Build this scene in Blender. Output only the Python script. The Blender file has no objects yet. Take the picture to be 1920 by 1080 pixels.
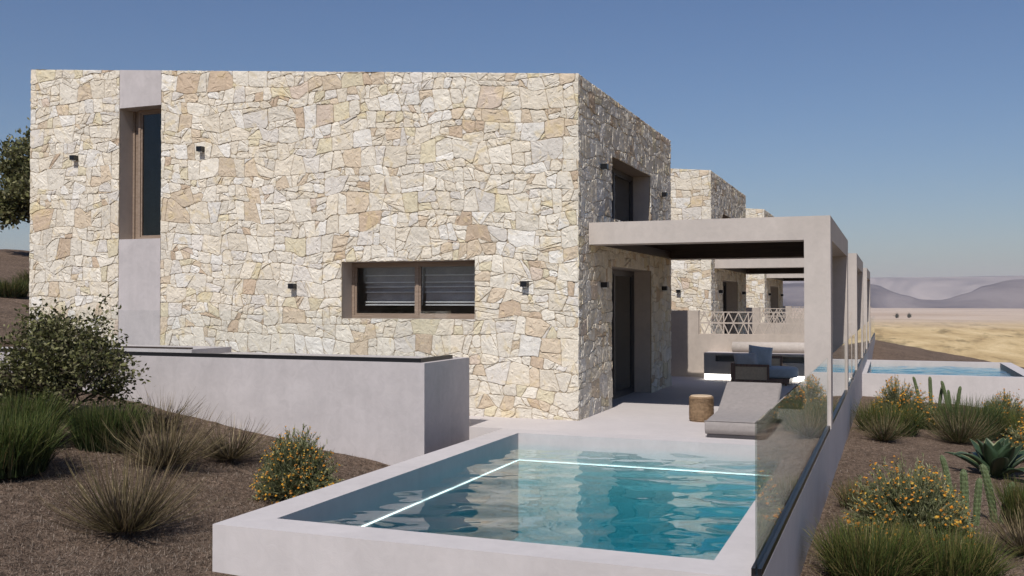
import bpy, math, random
import numpy as np
from mathutils import Vector, noise as mnoise, Matrix

scene = bpy.context.scene
COL = scene.collection
R = math.radians

# ------------------------------------------------------------------ helpers
def tag(o, label=None, cat=None, group=None, kind=None):
    if label: o['label'] = label
    if cat: o['category'] = cat
    if group: o['group'] = group
    if kind: o['kind'] = kind
    return o

def empty(name, loc=(0, 0, 0), label=None, cat=None, group=None):
    o = bpy.data.objects.new(name, None)
    COL.objects.link(o)
    o.location = loc
    o.empty_display_size = 0.1
    return tag(o, label, cat, group)

def meshobj(name, verts, faces, mat, parent=None, cols=None, smooth=False, uvs=None):
    me = bpy.data.meshes.new(name)
    verts = np.asarray(verts, dtype=np.float32)
    if isinstance(faces, np.ndarray):
        n, k = faces.shape
        me.vertices.add(len(verts)); me.vertices.foreach_set('co', verts.ravel())
        me.loops.add(n * k); me.loops.foreach_set('vertex_index', faces.astype(np.int32).ravel())
        me.polygons.add(n)
        me.polygons.foreach_set('loop_start', np.arange(0, n * k, k, dtype=np.int32))
        me.update(calc_edges=True)
    else:
        me.from_pydata([tuple(map(float, v)) for v in verts], [], faces)
        me.update()
    if cols is not None:
        at = me.attributes.new('tint', 'FLOAT_COLOR', 'FACE')
        c = np.ones((len(me.polygons), 4), dtype=np.float32)
        c[:, :3] = np.asarray(cols, dtype=np.float32)
        at.data.foreach_set('color', c.ravel())
    if smooth:
        me.polygons.foreach_set('use_smooth', np.ones(len(me.polygons), dtype=bool))
    me.materials.append(mat)
    o = bpy.data.objects.new(name, me)
    COL.objects.link(o)
    if parent is not None:
        o.parent = parent
    return o

class MB:
    """collects simple solids and links them as one mesh"""
    def __init__(s): s.v = []; s.f = []; s.c = []
    def add(s, v, f):
        b = len(s.v); s.v += [tuple(p) for p in v]; s.f += [tuple(i + b for i in q) for q in f]
    def box(s, x0, x1, y0, y1, z0, z1):
        s.add([(x0, y0, z0), (x1, y0, z0), (x1, y1, z0), (x0, y1, z0), (x0, y0, z1), (x1, y0, z1), (x1, y1, z1), (x0, y1, z1)],
              [(0, 3, 2, 1), (4, 5, 6, 7), (0, 1, 5, 4), (1, 2, 6, 5), (2, 3, 7, 6), (3, 0, 4, 7)])
        return s
    def prism(s, poly, mapf, d0, d1):
        n = len(poly)
        v = [mapf(p[0], p[1], d0) for p in poly] + [mapf(p[0], p[1], d1) for p in poly]
        f = [tuple(range(n)), tuple(range(2 * n - 1, n - 1, -1))]
        for i in range(n):
            j = (i + 1) % n
            f.append((i, i + n, j + n, j))
        s.add(v, f)
    def tube(s, pts, rads, n=8, cap=True):
        pts = [Vector(p) for p in pts]
        b = len(s.v); m = len(pts)
        for i, p in enumerate(pts):
            t = (pts[min(i + 1, m - 1)] - pts[max(i - 1, 0)]).normalized()
            a = t.orthogonal().normalized() if i == 0 else (a - t * a.dot(t)).normalized()
            c = t.cross(a)
            for k in range(n):
                w = 2 * math.pi * k / n
                s.v.append(tuple(p + (a * math.cos(w) + c * math.sin(w)) * rads[i]))
        for i in range(m - 1):
            for k in range(n):
                k2 = (k + 1) % n
                s.f.append((b + i * n + k, b + i * n + k2, b + (i + 1) * n + k2, b + (i + 1) * n + k))
        if cap:
            s.f.append(tuple(b + k for k in range(n - 1, -1, -1)))
            s.f.append(tuple(b + (m - 1) * n + k for k in range(n)))
        return s
    def build(s, name, mat, parent=None, bevel=0.0, smooth=False, segs=2, loc=None):
        me = bpy.data.meshes.new(name)
        me.from_pydata([tuple(map(float, v)) for v in s.v], [], s.f)
        me.update()
        if bevel > 0:
            import bmesh
            bm = bmesh.new(); bm.from_mesh(me)
            ed = [e for e in bm.edges if len(e.link_faces) == 2 and e.calc_face_angle(0) > 0.5]
            bmesh.ops.bevel(bm, geom=ed, offset=bevel, segments=segs, affect='EDGES', profile=0.5)
            bmesh.ops.recalc_face_normals(bm, faces=bm.faces)
            bm.to_mesh(me); bm.free()
        else:
            import bmesh
            bm = bmesh.new(); bm.from_mesh(me)
            bmesh.ops.recalc_face_normals(bm, faces=bm.faces)
            bm.to_mesh(me); bm.free()
        if smooth:
            me.polygons.foreach_set('use_smooth', np.ones(len(me.polygons), dtype=bool))
        me.materials.append(mat)
        o = bpy.data.objects.new(name, me); COL.objects.link(o)
        if parent is not None: o.parent = parent
        if loc: o.location = loc
        return o

def copy_tree(o, parent=None):
    c = o.copy(); COL.objects.link(c)
    if parent is not None: c.parent = parent
    for ch in list(o.children):
        copy_tree(ch, c)
    return c

# ------------------------------------------------------------------ materials
class NT:
    def __init__(s, name):
        s.m = bpy.data.materials.new(name); s.m.use_nodes = True
        s.t = s.m.node_tree; s.t.nodes.clear()
        s.out = s.n('ShaderNodeOutputMaterial')
    def n(s, typ, **kw):
        nd = s.t.nodes.new(typ)
        for k, v in kw.items(): setattr(nd, k, v)
        return nd
    def l(s, a, b): s.t.links.new(a, b)
    def noise(s, scale, detail=4, rough=0.55, vec=None, dist=0.0):
        nd = s.n('ShaderNodeTexNoise'); nd.inputs['Scale'].default_value = scale
        nd.inputs['Detail'].default_value = detail; nd.inputs['Roughness'].default_value = rough
        nd.inputs['Distortion'].default_value = dist
        if vec is not None: s.l(vec, nd.inputs['Vector'])
        return nd
    def ramp(s, fac, stops):
        nd = s.n('ShaderNodeValToRGB'); s.l(fac, nd.inputs['Fac'])
        e = nd.color_ramp.elements
        while len(e) < len(stops): e.new(0.5)
        for i, (p, c) in enumerate(stops):
            e[i].position = p; e[i].color = (*c, 1) if len(c) == 3 else c
        return nd
    def coord(s, scale=(1, 1, 1), kind='Object', rot=(0, 0, 0)):
        tc = s.n('ShaderNodeTexCoord'); mp = s.n('ShaderNodeMapping')
        mp.inputs['Scale'].default_value = scale; mp.inputs['Rotation'].default_value = rot
        s.l(tc.outputs[kind], mp.inputs['Vector'])
        return mp.outputs['Vector']
    def mix(s, fac, a, b, mode='MIX'):
        nd = s.n('ShaderNodeMix', data_type='RGBA', blend_type=mode)
        for sock, v in ((nd.inputs[0], fac), (nd.inputs[6], a), (nd.inputs[7], b)):
            if hasattr(v, 'links'): s.l(v, sock)
            elif isinstance(v, (int, float)): sock.default_value = v
            else: sock.default_value = (*v, 1)
        return nd.outputs[2]
    def bump(s, h, strength=0.5, dist=0.01, normal=None):
        nd = s.n('ShaderNodeBump'); s.l(h, nd.inputs['Height'])
        nd.inputs['Strength'].default_value = strength; nd.inputs['Distance'].default_value = dist
        if normal is not None: s.l(normal, nd.inputs['Normal'])
        return nd.outputs['Normal']
    def math(s, op, a, b=None):
        nd = s.n('ShaderNodeMath', operation=op)
        for sock, v in ((nd.inputs[0], a), (nd.inputs[1], b)):
            if v is None: continue
            if hasattr(v, 'links'): s.l(v, sock)
            else: sock.default_value = v
        return nd.outputs[0]
    def bsdf(s, color, rough=0.8, normal=None, spec=0.3, metallic=0.0, **kw):
        p = s.n('ShaderNodeBsdfPrincipled')
        if hasattr(color, 'links'): s.l(color, p.inputs['Base Color'])
        else: p.inputs['Base Color'].default_value = (*color, 1)
        if hasattr(rough, 'links'): s.l(rough, p.inputs['Roughness'])
        else: p.inputs['Roughness'].default_value = rough
        p.inputs['Specular IOR Level'].default_value = spec
        p.inputs['Metallic'].default_value = metallic
        if normal is not None: s.l(normal, p.inputs['Normal'])
        for k, v in kw.items():
            p.inputs[k].default_value = v
        s.l(p.outputs[0], s.out.inputs['Surface'])
        return p

def mat_plaster(name, base, var=0.06, scale=1.0, rough=0.75):
    m = NT(name); v = m.coord()
    n1 = m.noise(0.9 * scale, 5, 0.6, v, 0.6); n2 = m.noise(6 * scale, 6, 0.65, v, 1.2); n3 = m.noise(160, 3, 0.6, v)
    dark = tuple(c * (1 - 1.7 * var) for c in base); lite = tuple(min(1, c * (1 + var)) for c in base)
    c1 = m.ramp(n1.outputs['Fac'], [(0.32, dark), (0.68, lite)])
    c2 = m.ramp(n2.outputs['Fac'], [(0.3, (1 - 1.6 * var,) * 3), (0.62, (1.0,) * 3)])
    col = m.mix(1.0, c1.outputs['Color'], c2.outputs['Color'], 'MULTIPLY')
    # faint vertical weather streaks
    st = m.noise(3.0, 3, 0.6, m.coord((1.6, 1.6, 0.12)))
    sr = m.ramp(st.outputs['Fac'], [(0.35, (1 - var * 0.8,) * 3), (0.6, (1.0,) * 3)])
    col = m.mix(1.0, col, sr.outputs['Color'], 'MULTIPLY')
    b = m.bump(n3.outputs['Fac'], 0.15, 0.004)
    b = m.bump(n2.outputs['Fac'], 0.12, 0.02, b)
    m.bsdf(col, rough, b, 0.25)
    return m.m

def mat_simple(name, color, rough=0.6, metallic=0.0, bumpscale=None, bstr=0.2, spec=0.4, var=0.12, vs=8):
    m = NT(name); v = m.coord()
    n = m.noise(vs, 5, 0.6, v)
    r = m.ramp(n.outputs['Fac'], [(0.3, tuple(c * (1 - var) for c in color)), (0.7, tuple(min(1, c * (1 + var)) for c in color))])
    nb = None
    if bumpscale:
        nn = m.noise(bumpscale, 4, 0.6, v); nb = m.bump(nn.outputs['Fac'], bstr, 0.01)
    m.bsdf(r.outputs['Color'], rough, nb, spec, metallic)
    return m.m

def mat_tint(name, rough=0.6, transl=0.25, spec=0.25, var=0.25):
    """plant material: colour per blade or leaf comes from the mesh"""
    m = NT(name)
    a = m.n('ShaderNodeAttribute'); a.attribute_name = 'tint'
    n = m.noise(30, 2, 0.5, m.coord())
    r = m.ramp(n.outputs['Fac'], [(0.3, (1 - var,) * 3), (0.7, (1 + var * 0.4,) * 3)])
    col = m.mix(1.0, a.outputs['Color'], r.outputs['Color'], 'MULTIPLY')
    p = m.bsdf(col, rough, None, spec)
    t = m.n('ShaderNodeBsdfTranslucent'); m.l(col, t.inputs['Color'])
    mx = m.n('ShaderNodeMixShader'); mx.inputs[0].default_value = transl
    m.l(p.outputs[0], mx.inputs[1]); m.l(t.outputs[0], mx.inputs[2]); m.l(mx.outputs[0], m.out.inputs['Surface'])
    return m.m

def mat_stone():
    m = NT('split_face_limestone')
    a = m.n('ShaderNodeAttribute'); a.attribute_name = 'tint'
    v = m.coord()
    n1 = m.noise(7, 7, 0.62, v, 0.8); n2 = m.noise(34, 5, 0.7, v, 0.3); n3 = m.noise(3.1, 3, 0.5, v, 1.5)
    r1 = m.ramp(n1.outputs['Fac'], [(0.28, (0.86, 0.84, 0.81)), (0.5, (1.0, 0.99, 0.98)), (0.72, (1.08, 1.07, 1.06))])
    col = m.mix(1.0, a.outputs['Color'], r1.outputs['Color'], 'MULTIPLY')
    # ochre veins
    r3 = m.ramp(n3.outputs['Fac'], [(0.56, (0, 0, 0)), (0.70, (1, 1, 1))])
    col = m.mix(m.math('MULTIPLY', r3.outputs['Color'], 0.42), col, (0.66, 0.52, 0.27))
    r2 = m.ramp(n2.outputs['Fac'], [(0.3, (0.80, 0.775, 0.74)), (0.5, (1, 1, 1))])
    col = m.mix(0.75, col, m.mix(1.0, col, r2.outputs['Color'], 'MULTIPLY'))
    vo = m.n('ShaderNodeTexVoronoi'); vo.inputs['Scale'].default_value = 13
    dv = m.noise(9, 3, 0.5, v); add = m.n('ShaderNodeVectorMath', operation='MULTIPLY_ADD')
    m.l(dv.outputs['Color'], add.inputs[0]); add.inputs[1].default_value = (0.2,) * 3; m.l(v, add.inputs[2])
    m.l(add.outputs[0], vo.inputs['Vector'])
    b = m.bump(vo.outputs['Distance'], 0.22, 0.02)
    b = m.bump(n1.outputs['Fac'], 0.6, 0.025, b)
    b = m.bump(n2.outputs['Fac'], 0.6, 0.010, b)
    n4 = m.noise(95, 4, 0.7, v); b = m.bump(n4.outputs['Fac'], 0.5, 0.004, b)
    m.bsdf(col, 0.92, b, 0.1)
    return m.m

def mat_thinglass(name, tint=(0.93, 0.96, 0.95), r0=0.04):
    m = NT(name)
    g = m.n('ShaderNodeNewGeometry'); d = m.n('ShaderNodeVectorMath', operation='DOT_PRODUCT')
    m.l(g.outputs['Normal'], d.inputs[0]); m.l(g.outputs['Incoming'], d.inputs[1])
    c = m.math('ABSOLUTE', d.outputs['Value']); c = m.math('SUBTRACT', 1.0, c); c = m.math('POWER', c, 5.0)
    f = m.math('MULTIPLY', c, 1 - r0); f = m.math('ADD', f, r0)
    t = m.n('ShaderNodeBsdfTransparent'); t.inputs['Color'].default_value = (*tint, 1)
    gl = m.n('ShaderNodeBsdfGlossy'); gl.inputs['Roughness'].default_value = 0.0
    gl.inputs['Color'].default_value = (0.95, 0.97, 0.97, 1)
    mx = m.n('ShaderNodeMixShader'); m.l(f, mx.inputs[0]); m.l(t.outputs[0], mx.inputs[1]); m.l(gl.outputs[0], mx.inputs[2])
    m.l(mx.outputs[0], m.out.inputs['Surface'])
    return m.m

def mat_emit(name, color, s):
    m = NT(name); e = m.n('ShaderNodeEmission'); e.inputs['Color'].default_value = (*color, 1); e.inputs['Strength'].default_value = s
    m.l(e.outputs[0], m.out.inputs['Surface']); return m.m

def mat_water(name, absorb=0.55):
    m = NT(name)
    g = m.n('ShaderNodeNewGeometry'); d = m.n('ShaderNodeVectorMath', operation='DOT_PRODUCT')
    m.l(g.outputs['Normal'], d.inputs[0]); m.l(g.outputs['Incoming'], d.inputs[1])
    c = m.math('ABSOLUTE', d.outputs['Value']); c = m.math('SUBTRACT', 1.0, c); c = m.math('POWER', c, 5.0)
    f = m.math('ADD', m.math('MULTIPLY', c, 0.98), 0.02)
    f = m.math('MULTIPLY', f, m.math('SUBTRACT', 1.0, g.outputs['Backfacing']))
    t = m.n('ShaderNodeBsdfTransparent'); t.inputs['Color'].default_value = (1, 1, 1, 1)
    rf = m.n('ShaderNodeBsdfRefraction'); rf.inputs['IOR'].default_value = 1.333; rf.inputs['Roughness'].default_value = 0.0
    gl = m.n('ShaderNodeBsdfGlossy'); gl.inputs['Roughness'].default_value = 0.0; gl.inputs['Color'].default_value = (1, 1, 1, 1)
    mt = m.n('ShaderNodeMixShader'); mt.inputs[0].default_value = 0.0; m.l(t.outputs[0], mt.inputs[1]); m.l(rf.outputs[0], mt.inputs[2])
    mx = m.n('ShaderNodeMixShader'); m.l(f, mx.inputs[0]); m.l(mt.outputs[0], mx.inputs[1]); m.l(gl.outputs[0], mx.inputs[2])
    m.l(mx.outputs[0], m.out.inputs['Surface'])
    a = m.n('ShaderNodeVolumeAbsorption'); a.inputs['Color'].default_value = (0.0, 0.72, 0.80, 1); a.inputs['Density'].default_value = absorb
    m.l(a.outputs[0], m.out.inputs['Volume'])
    return m.m

def mat_wood(name, c0, c1, scale=(2, 30, 30), rough=0.5):
    m = NT(name); v = m.coord(scale)
    n = m.noise(1.0, 6, 0.65, v, 0.5)
    r = m.ramp(n.outputs['Fac'], [(0.3, c0), (0.7, c1)])
    m.bsdf(r.outputs['Color'], rough, m.bump(n.outputs['Fac'], 0.2, 0.004), 0.35)
    return m.m

def mat_fabric(name, c, scale=300, var=0.1):
    m = NT(name); v = m.coord()
    n = m.noise(scale, 2, 0.5, v); n2 = m.noise(14, 5, 0.65, v, 0.5)
    r = m.ramp(n2.outputs['Fac'], [(0.3, tuple(x * (1 - var) for x in c)), (0.7, tuple(x * (1 + var) for x in c))])
    b = m.bump(n.outputs['Fac'], 0.3, 0.002); b = m.bump(n2.outputs['Fac'], 0.15, 0.01, b)
    p = m.bsdf(r.outputs['Color'], 0.95, b, 0.1)
    p.inputs['Sheen Weight'].default_value = 0.15
    return m.m

def mat_cane(name, c0, c1, u=26, v=70):
    m = NT(name); vec = m.coord((1, 1, 1))
    w1 = m.n('ShaderNodeTexWave', wave_type='BANDS', bands_direction='Z'); w1.inputs['Scale'].default_value = v; w1.inputs['Distortion'].default_value = 1.5
    w2 = m.n('ShaderNodeTexWave', wave_type='BANDS', bands_direction='X'); w2.inputs['Scale'].default_value = u; w2.inputs['Distortion'].default_value = 1.5
    m.l(vec, w1.inputs['Vector']); m.l(vec, w2.inputs['Vector'])
    h = m.math('MULTIPLY', w1.outputs['Fac'], w2.outputs['Fac'])
    n = m.noise(20, 4, 0.6, vec)
    h2 = m.math('ADD', m.math('MULTIPLY', h, 0.7), m.math('MULTIPLY', n.outputs['Fac'], 0.5))
    r = m.ramp(h2, [(0.2, c0), (0.7, c1)])
    m.bsdf(r.outputs['Color'], 0.7, m.bump(h, 0.6, 0.004), 0.25)
    return m.m

def mat_ground():
    m = NT('dry_mulch'); v = m.coord()
    n1 = m.noise(0.7, 4, 0.6, v, 0.5); n2 = m.noise(38, 6, 0.75, v, 0.8); n3 = m.noise(9, 5, 0.7, v, 0.3)
    c1 = m.ramp(n2.outputs['Fac'], [(0.32, (0.024, 0.016, 0.011)), (0.50, (0.16, 0.117, 0.089)), (0.68, (0.37, 0.29, 0.225))])
    c2 = m.ramp(n3.outputs['Fac'], [(0.32, (0.46, 0.44, 0.42)), (0.64, (1.28, 1.24, 1.2))])
    c3 = m.ramp(n1.outputs['Fac'], [(0.3, (0.80, 0.78, 0.76)), (0.7, (1.12, 1.1, 1.08))])
    col = m.mix(1.0, m.mix(1.0, c1.outputs['Color'], c2.outputs['Color'], 'MULTIPLY'), c3.outputs['Color'], 'MULTIPLY')
    b = m.bump(n2.outputs['Fac'], 0.8, 0.03); b = m.bump(n3.outputs['Fac'], 0.5, 0.05, b)
    m.bsdf(col, 0.95, b, 0.1)
    return m.m

def mat_plain():
    m = NT('desert_grassland')
    tc = m.n('ShaderNodeTexCoord'); v = m.coord()
    n1 = m.noise(0.0022, 5, 0.6, m.coord((1, 1, 1)), 0.8); n2 = m.noise(0.010, 7, 0.78, m.coord((1.6, 0.28, 1)), 0.6); n3 = m.noise(0.03, 4, 0.65, m.coord((1.6, 0.22, 1)))
    g = m.ramp(n2.outputs['Fac'], [(0.36, (0.36, 0.245, 0.115)), (0.5, (0.54, 0.395, 0.20)), (0.64, (0.68, 0.52, 0.29))])
    sh = m.ramp(n3.outputs['Fac'], [(0.36, (0.55, 0.55, 0.52)), (0.46, (1, 1, 1))])
    g = m.mix(1.0, g.outputs['Color'], sh.outputs['Color'], 'MULTIPLY')
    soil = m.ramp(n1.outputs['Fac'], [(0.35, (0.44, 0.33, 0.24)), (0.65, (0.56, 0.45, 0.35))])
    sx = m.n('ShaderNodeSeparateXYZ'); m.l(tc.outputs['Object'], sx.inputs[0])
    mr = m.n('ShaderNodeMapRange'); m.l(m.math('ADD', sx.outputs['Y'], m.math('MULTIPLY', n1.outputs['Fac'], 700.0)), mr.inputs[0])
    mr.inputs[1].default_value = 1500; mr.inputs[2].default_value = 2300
    col = m.mix(mr.outputs[0], g, soil.outputs['Color'])  # land colour turns paler and pinker with distance along y
    m.bsdf(col, 0.95, None, 0.05)
    return m.m

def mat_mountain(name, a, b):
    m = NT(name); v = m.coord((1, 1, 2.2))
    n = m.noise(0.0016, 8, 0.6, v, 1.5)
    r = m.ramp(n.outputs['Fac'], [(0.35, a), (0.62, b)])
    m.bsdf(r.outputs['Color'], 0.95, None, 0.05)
    return m.m

M = dict(
    plaster=mat_plaster('grey_beige_plaster', (0.495, 0.455, 0.445)),
    wallplaster=mat_plaster('taupe_wall_plaster', (0.47, 0.405, 0.35)),
    pergola=mat_plaster('pergola_render', (0.485, 0.43, 0.385), 0.05),
    deck=mat_plaster('pale_microcement_deck', (0.56, 0.515, 0.495), 0.03),
    poolwall=mat_plaster('pool_render', (0.545, 0.505, 0.49), 0.04),
    stone=mat_stone(),
    mortar=mat_simple('brown_joint_mortar', (0.36, 0.295, 0.215), 0.95, bumpscale=60, bstr=0.6),
    dark=mat_simple('dark_interior_paint', (0.045, 0.04, 0.04), 0.8),
    black=mat_simple('black_powder_coat', (0.006, 0.006, 0.007), 0.35, spec=0.5),
    framewood=mat_wood('window_frame_oak', (0.20, 0.145, 0.105), (0.31, 0.235, 0.18)),
    darkframe=mat_simple('anthracite_frame', (0.045, 0.04, 0.042), 0.45),
    louver=mat_wood('dark_walnut_louver', (0.018, 0.011, 0.007), (0.05, 0.03, 0.02)),
    glass=mat_thinglass('railing_glass', (0.90, 0.93, 0.91)),
    winglass=mat_thinglass('window_glass', (0.88, 0.89, 0.89), 0.03),
    water=mat_water('pool_water', 0.60),
    led=mat_emit('underwater_strip_light', (1.0, 0.76, 0.72), 3.2),
    benchled=mat_emit('bench_strip_light', (1.0, 0.95, 0.86), 6.0),
    lens=mat_simple('frosted_lamp_lens', (0.75, 0.75, 0.75), 0.3),
    blind=mat_simple('charcoal_blind', (0.42, 0.39, 0.38), 0.5, var=0.2, vs=3),
    curtain=mat_simple('grey_curtain', (0.22, 0.22, 0.24), 0.9),
    chaise=mat_fabric('taupe_outdoor_fabric', (0.27, 0.24, 0.222)),
    bolster=mat_fabric('linen_bolster_fabric', (0.46, 0.41, 0.37)),
    blue=mat_fabric('slate_blue_fabric', (0.40, 0.45, 0.49)),
    greycush=mat_fabric('grey_pillow_fabric', (0.44, 0.45, 0.46)),
    cane=mat_cane('woven_cane', (0.52, 0.39, 0.26), (0.88, 0.72, 0.52)),
    rattan=mat_cane('woven_rattan', (0.12, 0.075, 0.04), (0.50, 0.34, 0.20), 34, 52),
    chairwood=mat_wood('dark_teak', (0.13, 0.075, 0.05), (0.26, 0.165, 0.12), (30, 30, 3)),
    bark=mat_simple('rough_bark', (0.10, 0.075, 0.055), 0.9, bumpscale=40, bstr=0.6),
    plant=mat_tint('plant_blades'),
    flower=mat_tint('flower_petals', 0.6, 0.2, 0.1, 0.1),
    agave=mat_tint('agave_flesh', 0.45, 0.05, 0.4, 0.15),
    cactus=mat_tint('cactus_skin', 0.6, 0.0, 0.25, 0.3),
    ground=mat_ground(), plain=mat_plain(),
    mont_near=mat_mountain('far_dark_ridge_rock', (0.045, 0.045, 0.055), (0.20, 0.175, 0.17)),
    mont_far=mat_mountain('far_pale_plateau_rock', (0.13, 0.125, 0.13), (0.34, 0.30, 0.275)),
)

# ------------------------------------------------------------------ 2D polygon tools
def clip(poly, a, b, c):
    """keep a*x+b*y<=c"""
    out = []
    n = len(poly)
    for i in range(n):
        p, q = poly[i], poly[(i + 1) % n]
        dp, dq = a * p[0] + b * p[1] - c, a * q[0] + b * q[1] - c
        if dp <= 0: out.append(p)
        if (dp < 0 < dq) or (dq < 0 < dp):
            t = dp / (dp - dq); out.append((p[0] + t * (q[0] - p[0]), p[1] + t * (q[1] - p[1])))
    return out if len(out) > 2 else []

def area(p):
    return 0.5 * sum(p[i][0] * p[(i + 1) % len(p)][1] - p[(i + 1) % len(p)][0] * p[i][1] for i in range(len(p)))

def subtract(polys, hole):
    x0, x1, y0, y1 = hole
    out = []
    for p in polys:
        xs = [q[0] for q in p]; ys = [q[1] for q in p]
        if max(xs) <= x0 or min(xs) >= x1 or max(ys) <= y0 or min(ys) >= y1:
            out.append(p); continue
        out.append(clip(p, 1, 0, x0)); out.append(clip(p, -1, 0, -x1))
        mid = clip(clip(p, -1, 0, -x0), 1, 0, x1)
        if mid:
            out.append(clip(mid, 0, 1, y0)); out.append(clip(mid, 0, -1, -y1))
    return [p for p in out if p and area(p) > 1e-6]

def stone_cells(region, seed, bbox):
    """rough rubble courses: wavering beds, leaning joints, split stones and wedge-shaped chips"""
    rnd = random.Random(seed)
    x0, x1, y0, y1 = bbox
    SC = 1.0; x0, x1, y0, y1 = x0 / SC - .6, x1 / SC + .6, y0 / SC, y1 / SC
    def noisy_line(y, amp, ph):
        xs_ = [x0]
        while xs_[-1] < x1: xs_.append(xs_[-1] + rnd.uniform(.13, .42))
        return [(x, y + .055 * math.sin(x * 1.15 + ph) + .03 * math.sin(x * 2.9 + ph * 2) + rnd.gauss(0, amp)) for x in xs_]
    def at(line, x):
        for (xa, ya), (xb, yb) in zip(line, line[1:]):
            if x <= xb:
                t = (x - xa) / (xb - xa); return ya + (yb - ya) * t
        return line[-1][1]
    beds = []; y = y0 - .35; ph = rnd.uniform(0, 6)
    while y < y1 + .5:
        beds.append(noisy_line(y, .036, ph)); y += rnd.choice((.17, .21, .25, .29, .34)) * rnd.uniform(.9, 1.08); ph += rnd.uniform(-.5, .5)
    cells = []
    def split(p, depth):
        xs_ = [q[0] for q in p]; ys_ = [q[1] for q in p]
        w, h = max(xs_) - min(xs_), max(ys_) - min(ys_)
        cx, cy = sum(xs_) / len(p), sum(ys_) / len(p)
        r = rnd.random()
        if depth < 2 and h > .25 and r < .36:                      # lay two stones in the height of one
            a = rnd.gauss(0, .16); nx, ny = -math.sin(a), math.cos(a); k = cy + rnd.uniform(-.28, .28) * h * .7
            for sg in (1, -1):
                q = clip(p, nx * sg, ny * sg, (nx * cx + ny * k) * sg)
                if q: split(q, depth + 1)
            return
        if depth < 3 and w > .30 and w > 1.45 * h and r < .75:
            a = rnd.gauss(0, .22); nx, ny = math.cos(a), math.sin(a); k = cx + rnd.uniform(-.22, .22) * w
            for sg in (1, -1):
                q = clip(p, nx * sg, ny * sg, (nx * k + ny * cy) * sg)
                if q: split(q, depth + 1)
            return
        if depth < 3 and min(w, h) > .15 and rnd.random() < .42:   # chip off a corner
            a = rnd.choice((.7, 2.3, 3.9, 5.4)) + rnd.gauss(0, .3); nx, ny = math.cos(a), math.sin(a)
            m = max(q[0] * nx + q[1] * ny for q in p); c = m - rnd.uniform(.05, .10)
            A, B = clip(p, nx, ny, c), clip(p, -nx, -ny, -c)
            if A and B and area(B) > .0012:
                cells.append(A); cells.append(B); return
        cells.append(p)
    for lo, hi in zip(beds, beds[1:]):
        hh = at(hi, (x0 + x1) / 2) - at(lo, (x0 + x1) / 2)
        x = x0; jl = jh = x0
        while x < x1:
            w = rnd.uniform(.14, .46) * (.75 + hh)
            x += w; nl, nh = x + rnd.gauss(0, .045), x + rnd.gauss(0, .045)
            nl = max(nl, jl + .06); nh = max(nh, jh + .06)
            bot = [(jl, at(lo, jl))] + [q for q in lo if jl + .02 < q[0] < nl - .02] + [(nl, at(lo, nl))]
            top = [(nh, at(hi, nh))] + [q for q in reversed(hi) if jh + .02 < q[0] < nh - .02] + [(jh, at(hi, jh))]
            p = bot + top
            jl, jh = nl, nh
            if area(p) > .001: split(p, 0)
    out = []
    for p in cells:
        p = [(q[0] * SC, q[1] * SC) for q in p]
        for (a, b, c) in region:
            p = clip(p, a, b, c)
            if not p: break
        if p and area(p) > 0.0006: out.append(p)
    return out

STONE_COLS = [((0.695, 0.63, 0.52), 30), ((0.73, 0.68, 0.585), 34), ((0.67, 0.62, 0.53), 24), ((0.735, 0.705, 0.645), 12),
              ((0.615, 0.515, 0.39), 10), ((0.53, 0.42, 0.31), 5), ((0.65, 0.585, 0.43), 9), ((0.66, 0.62, 0.56), 10), ((0.59, 0.495, 0.405), 3)]

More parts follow.
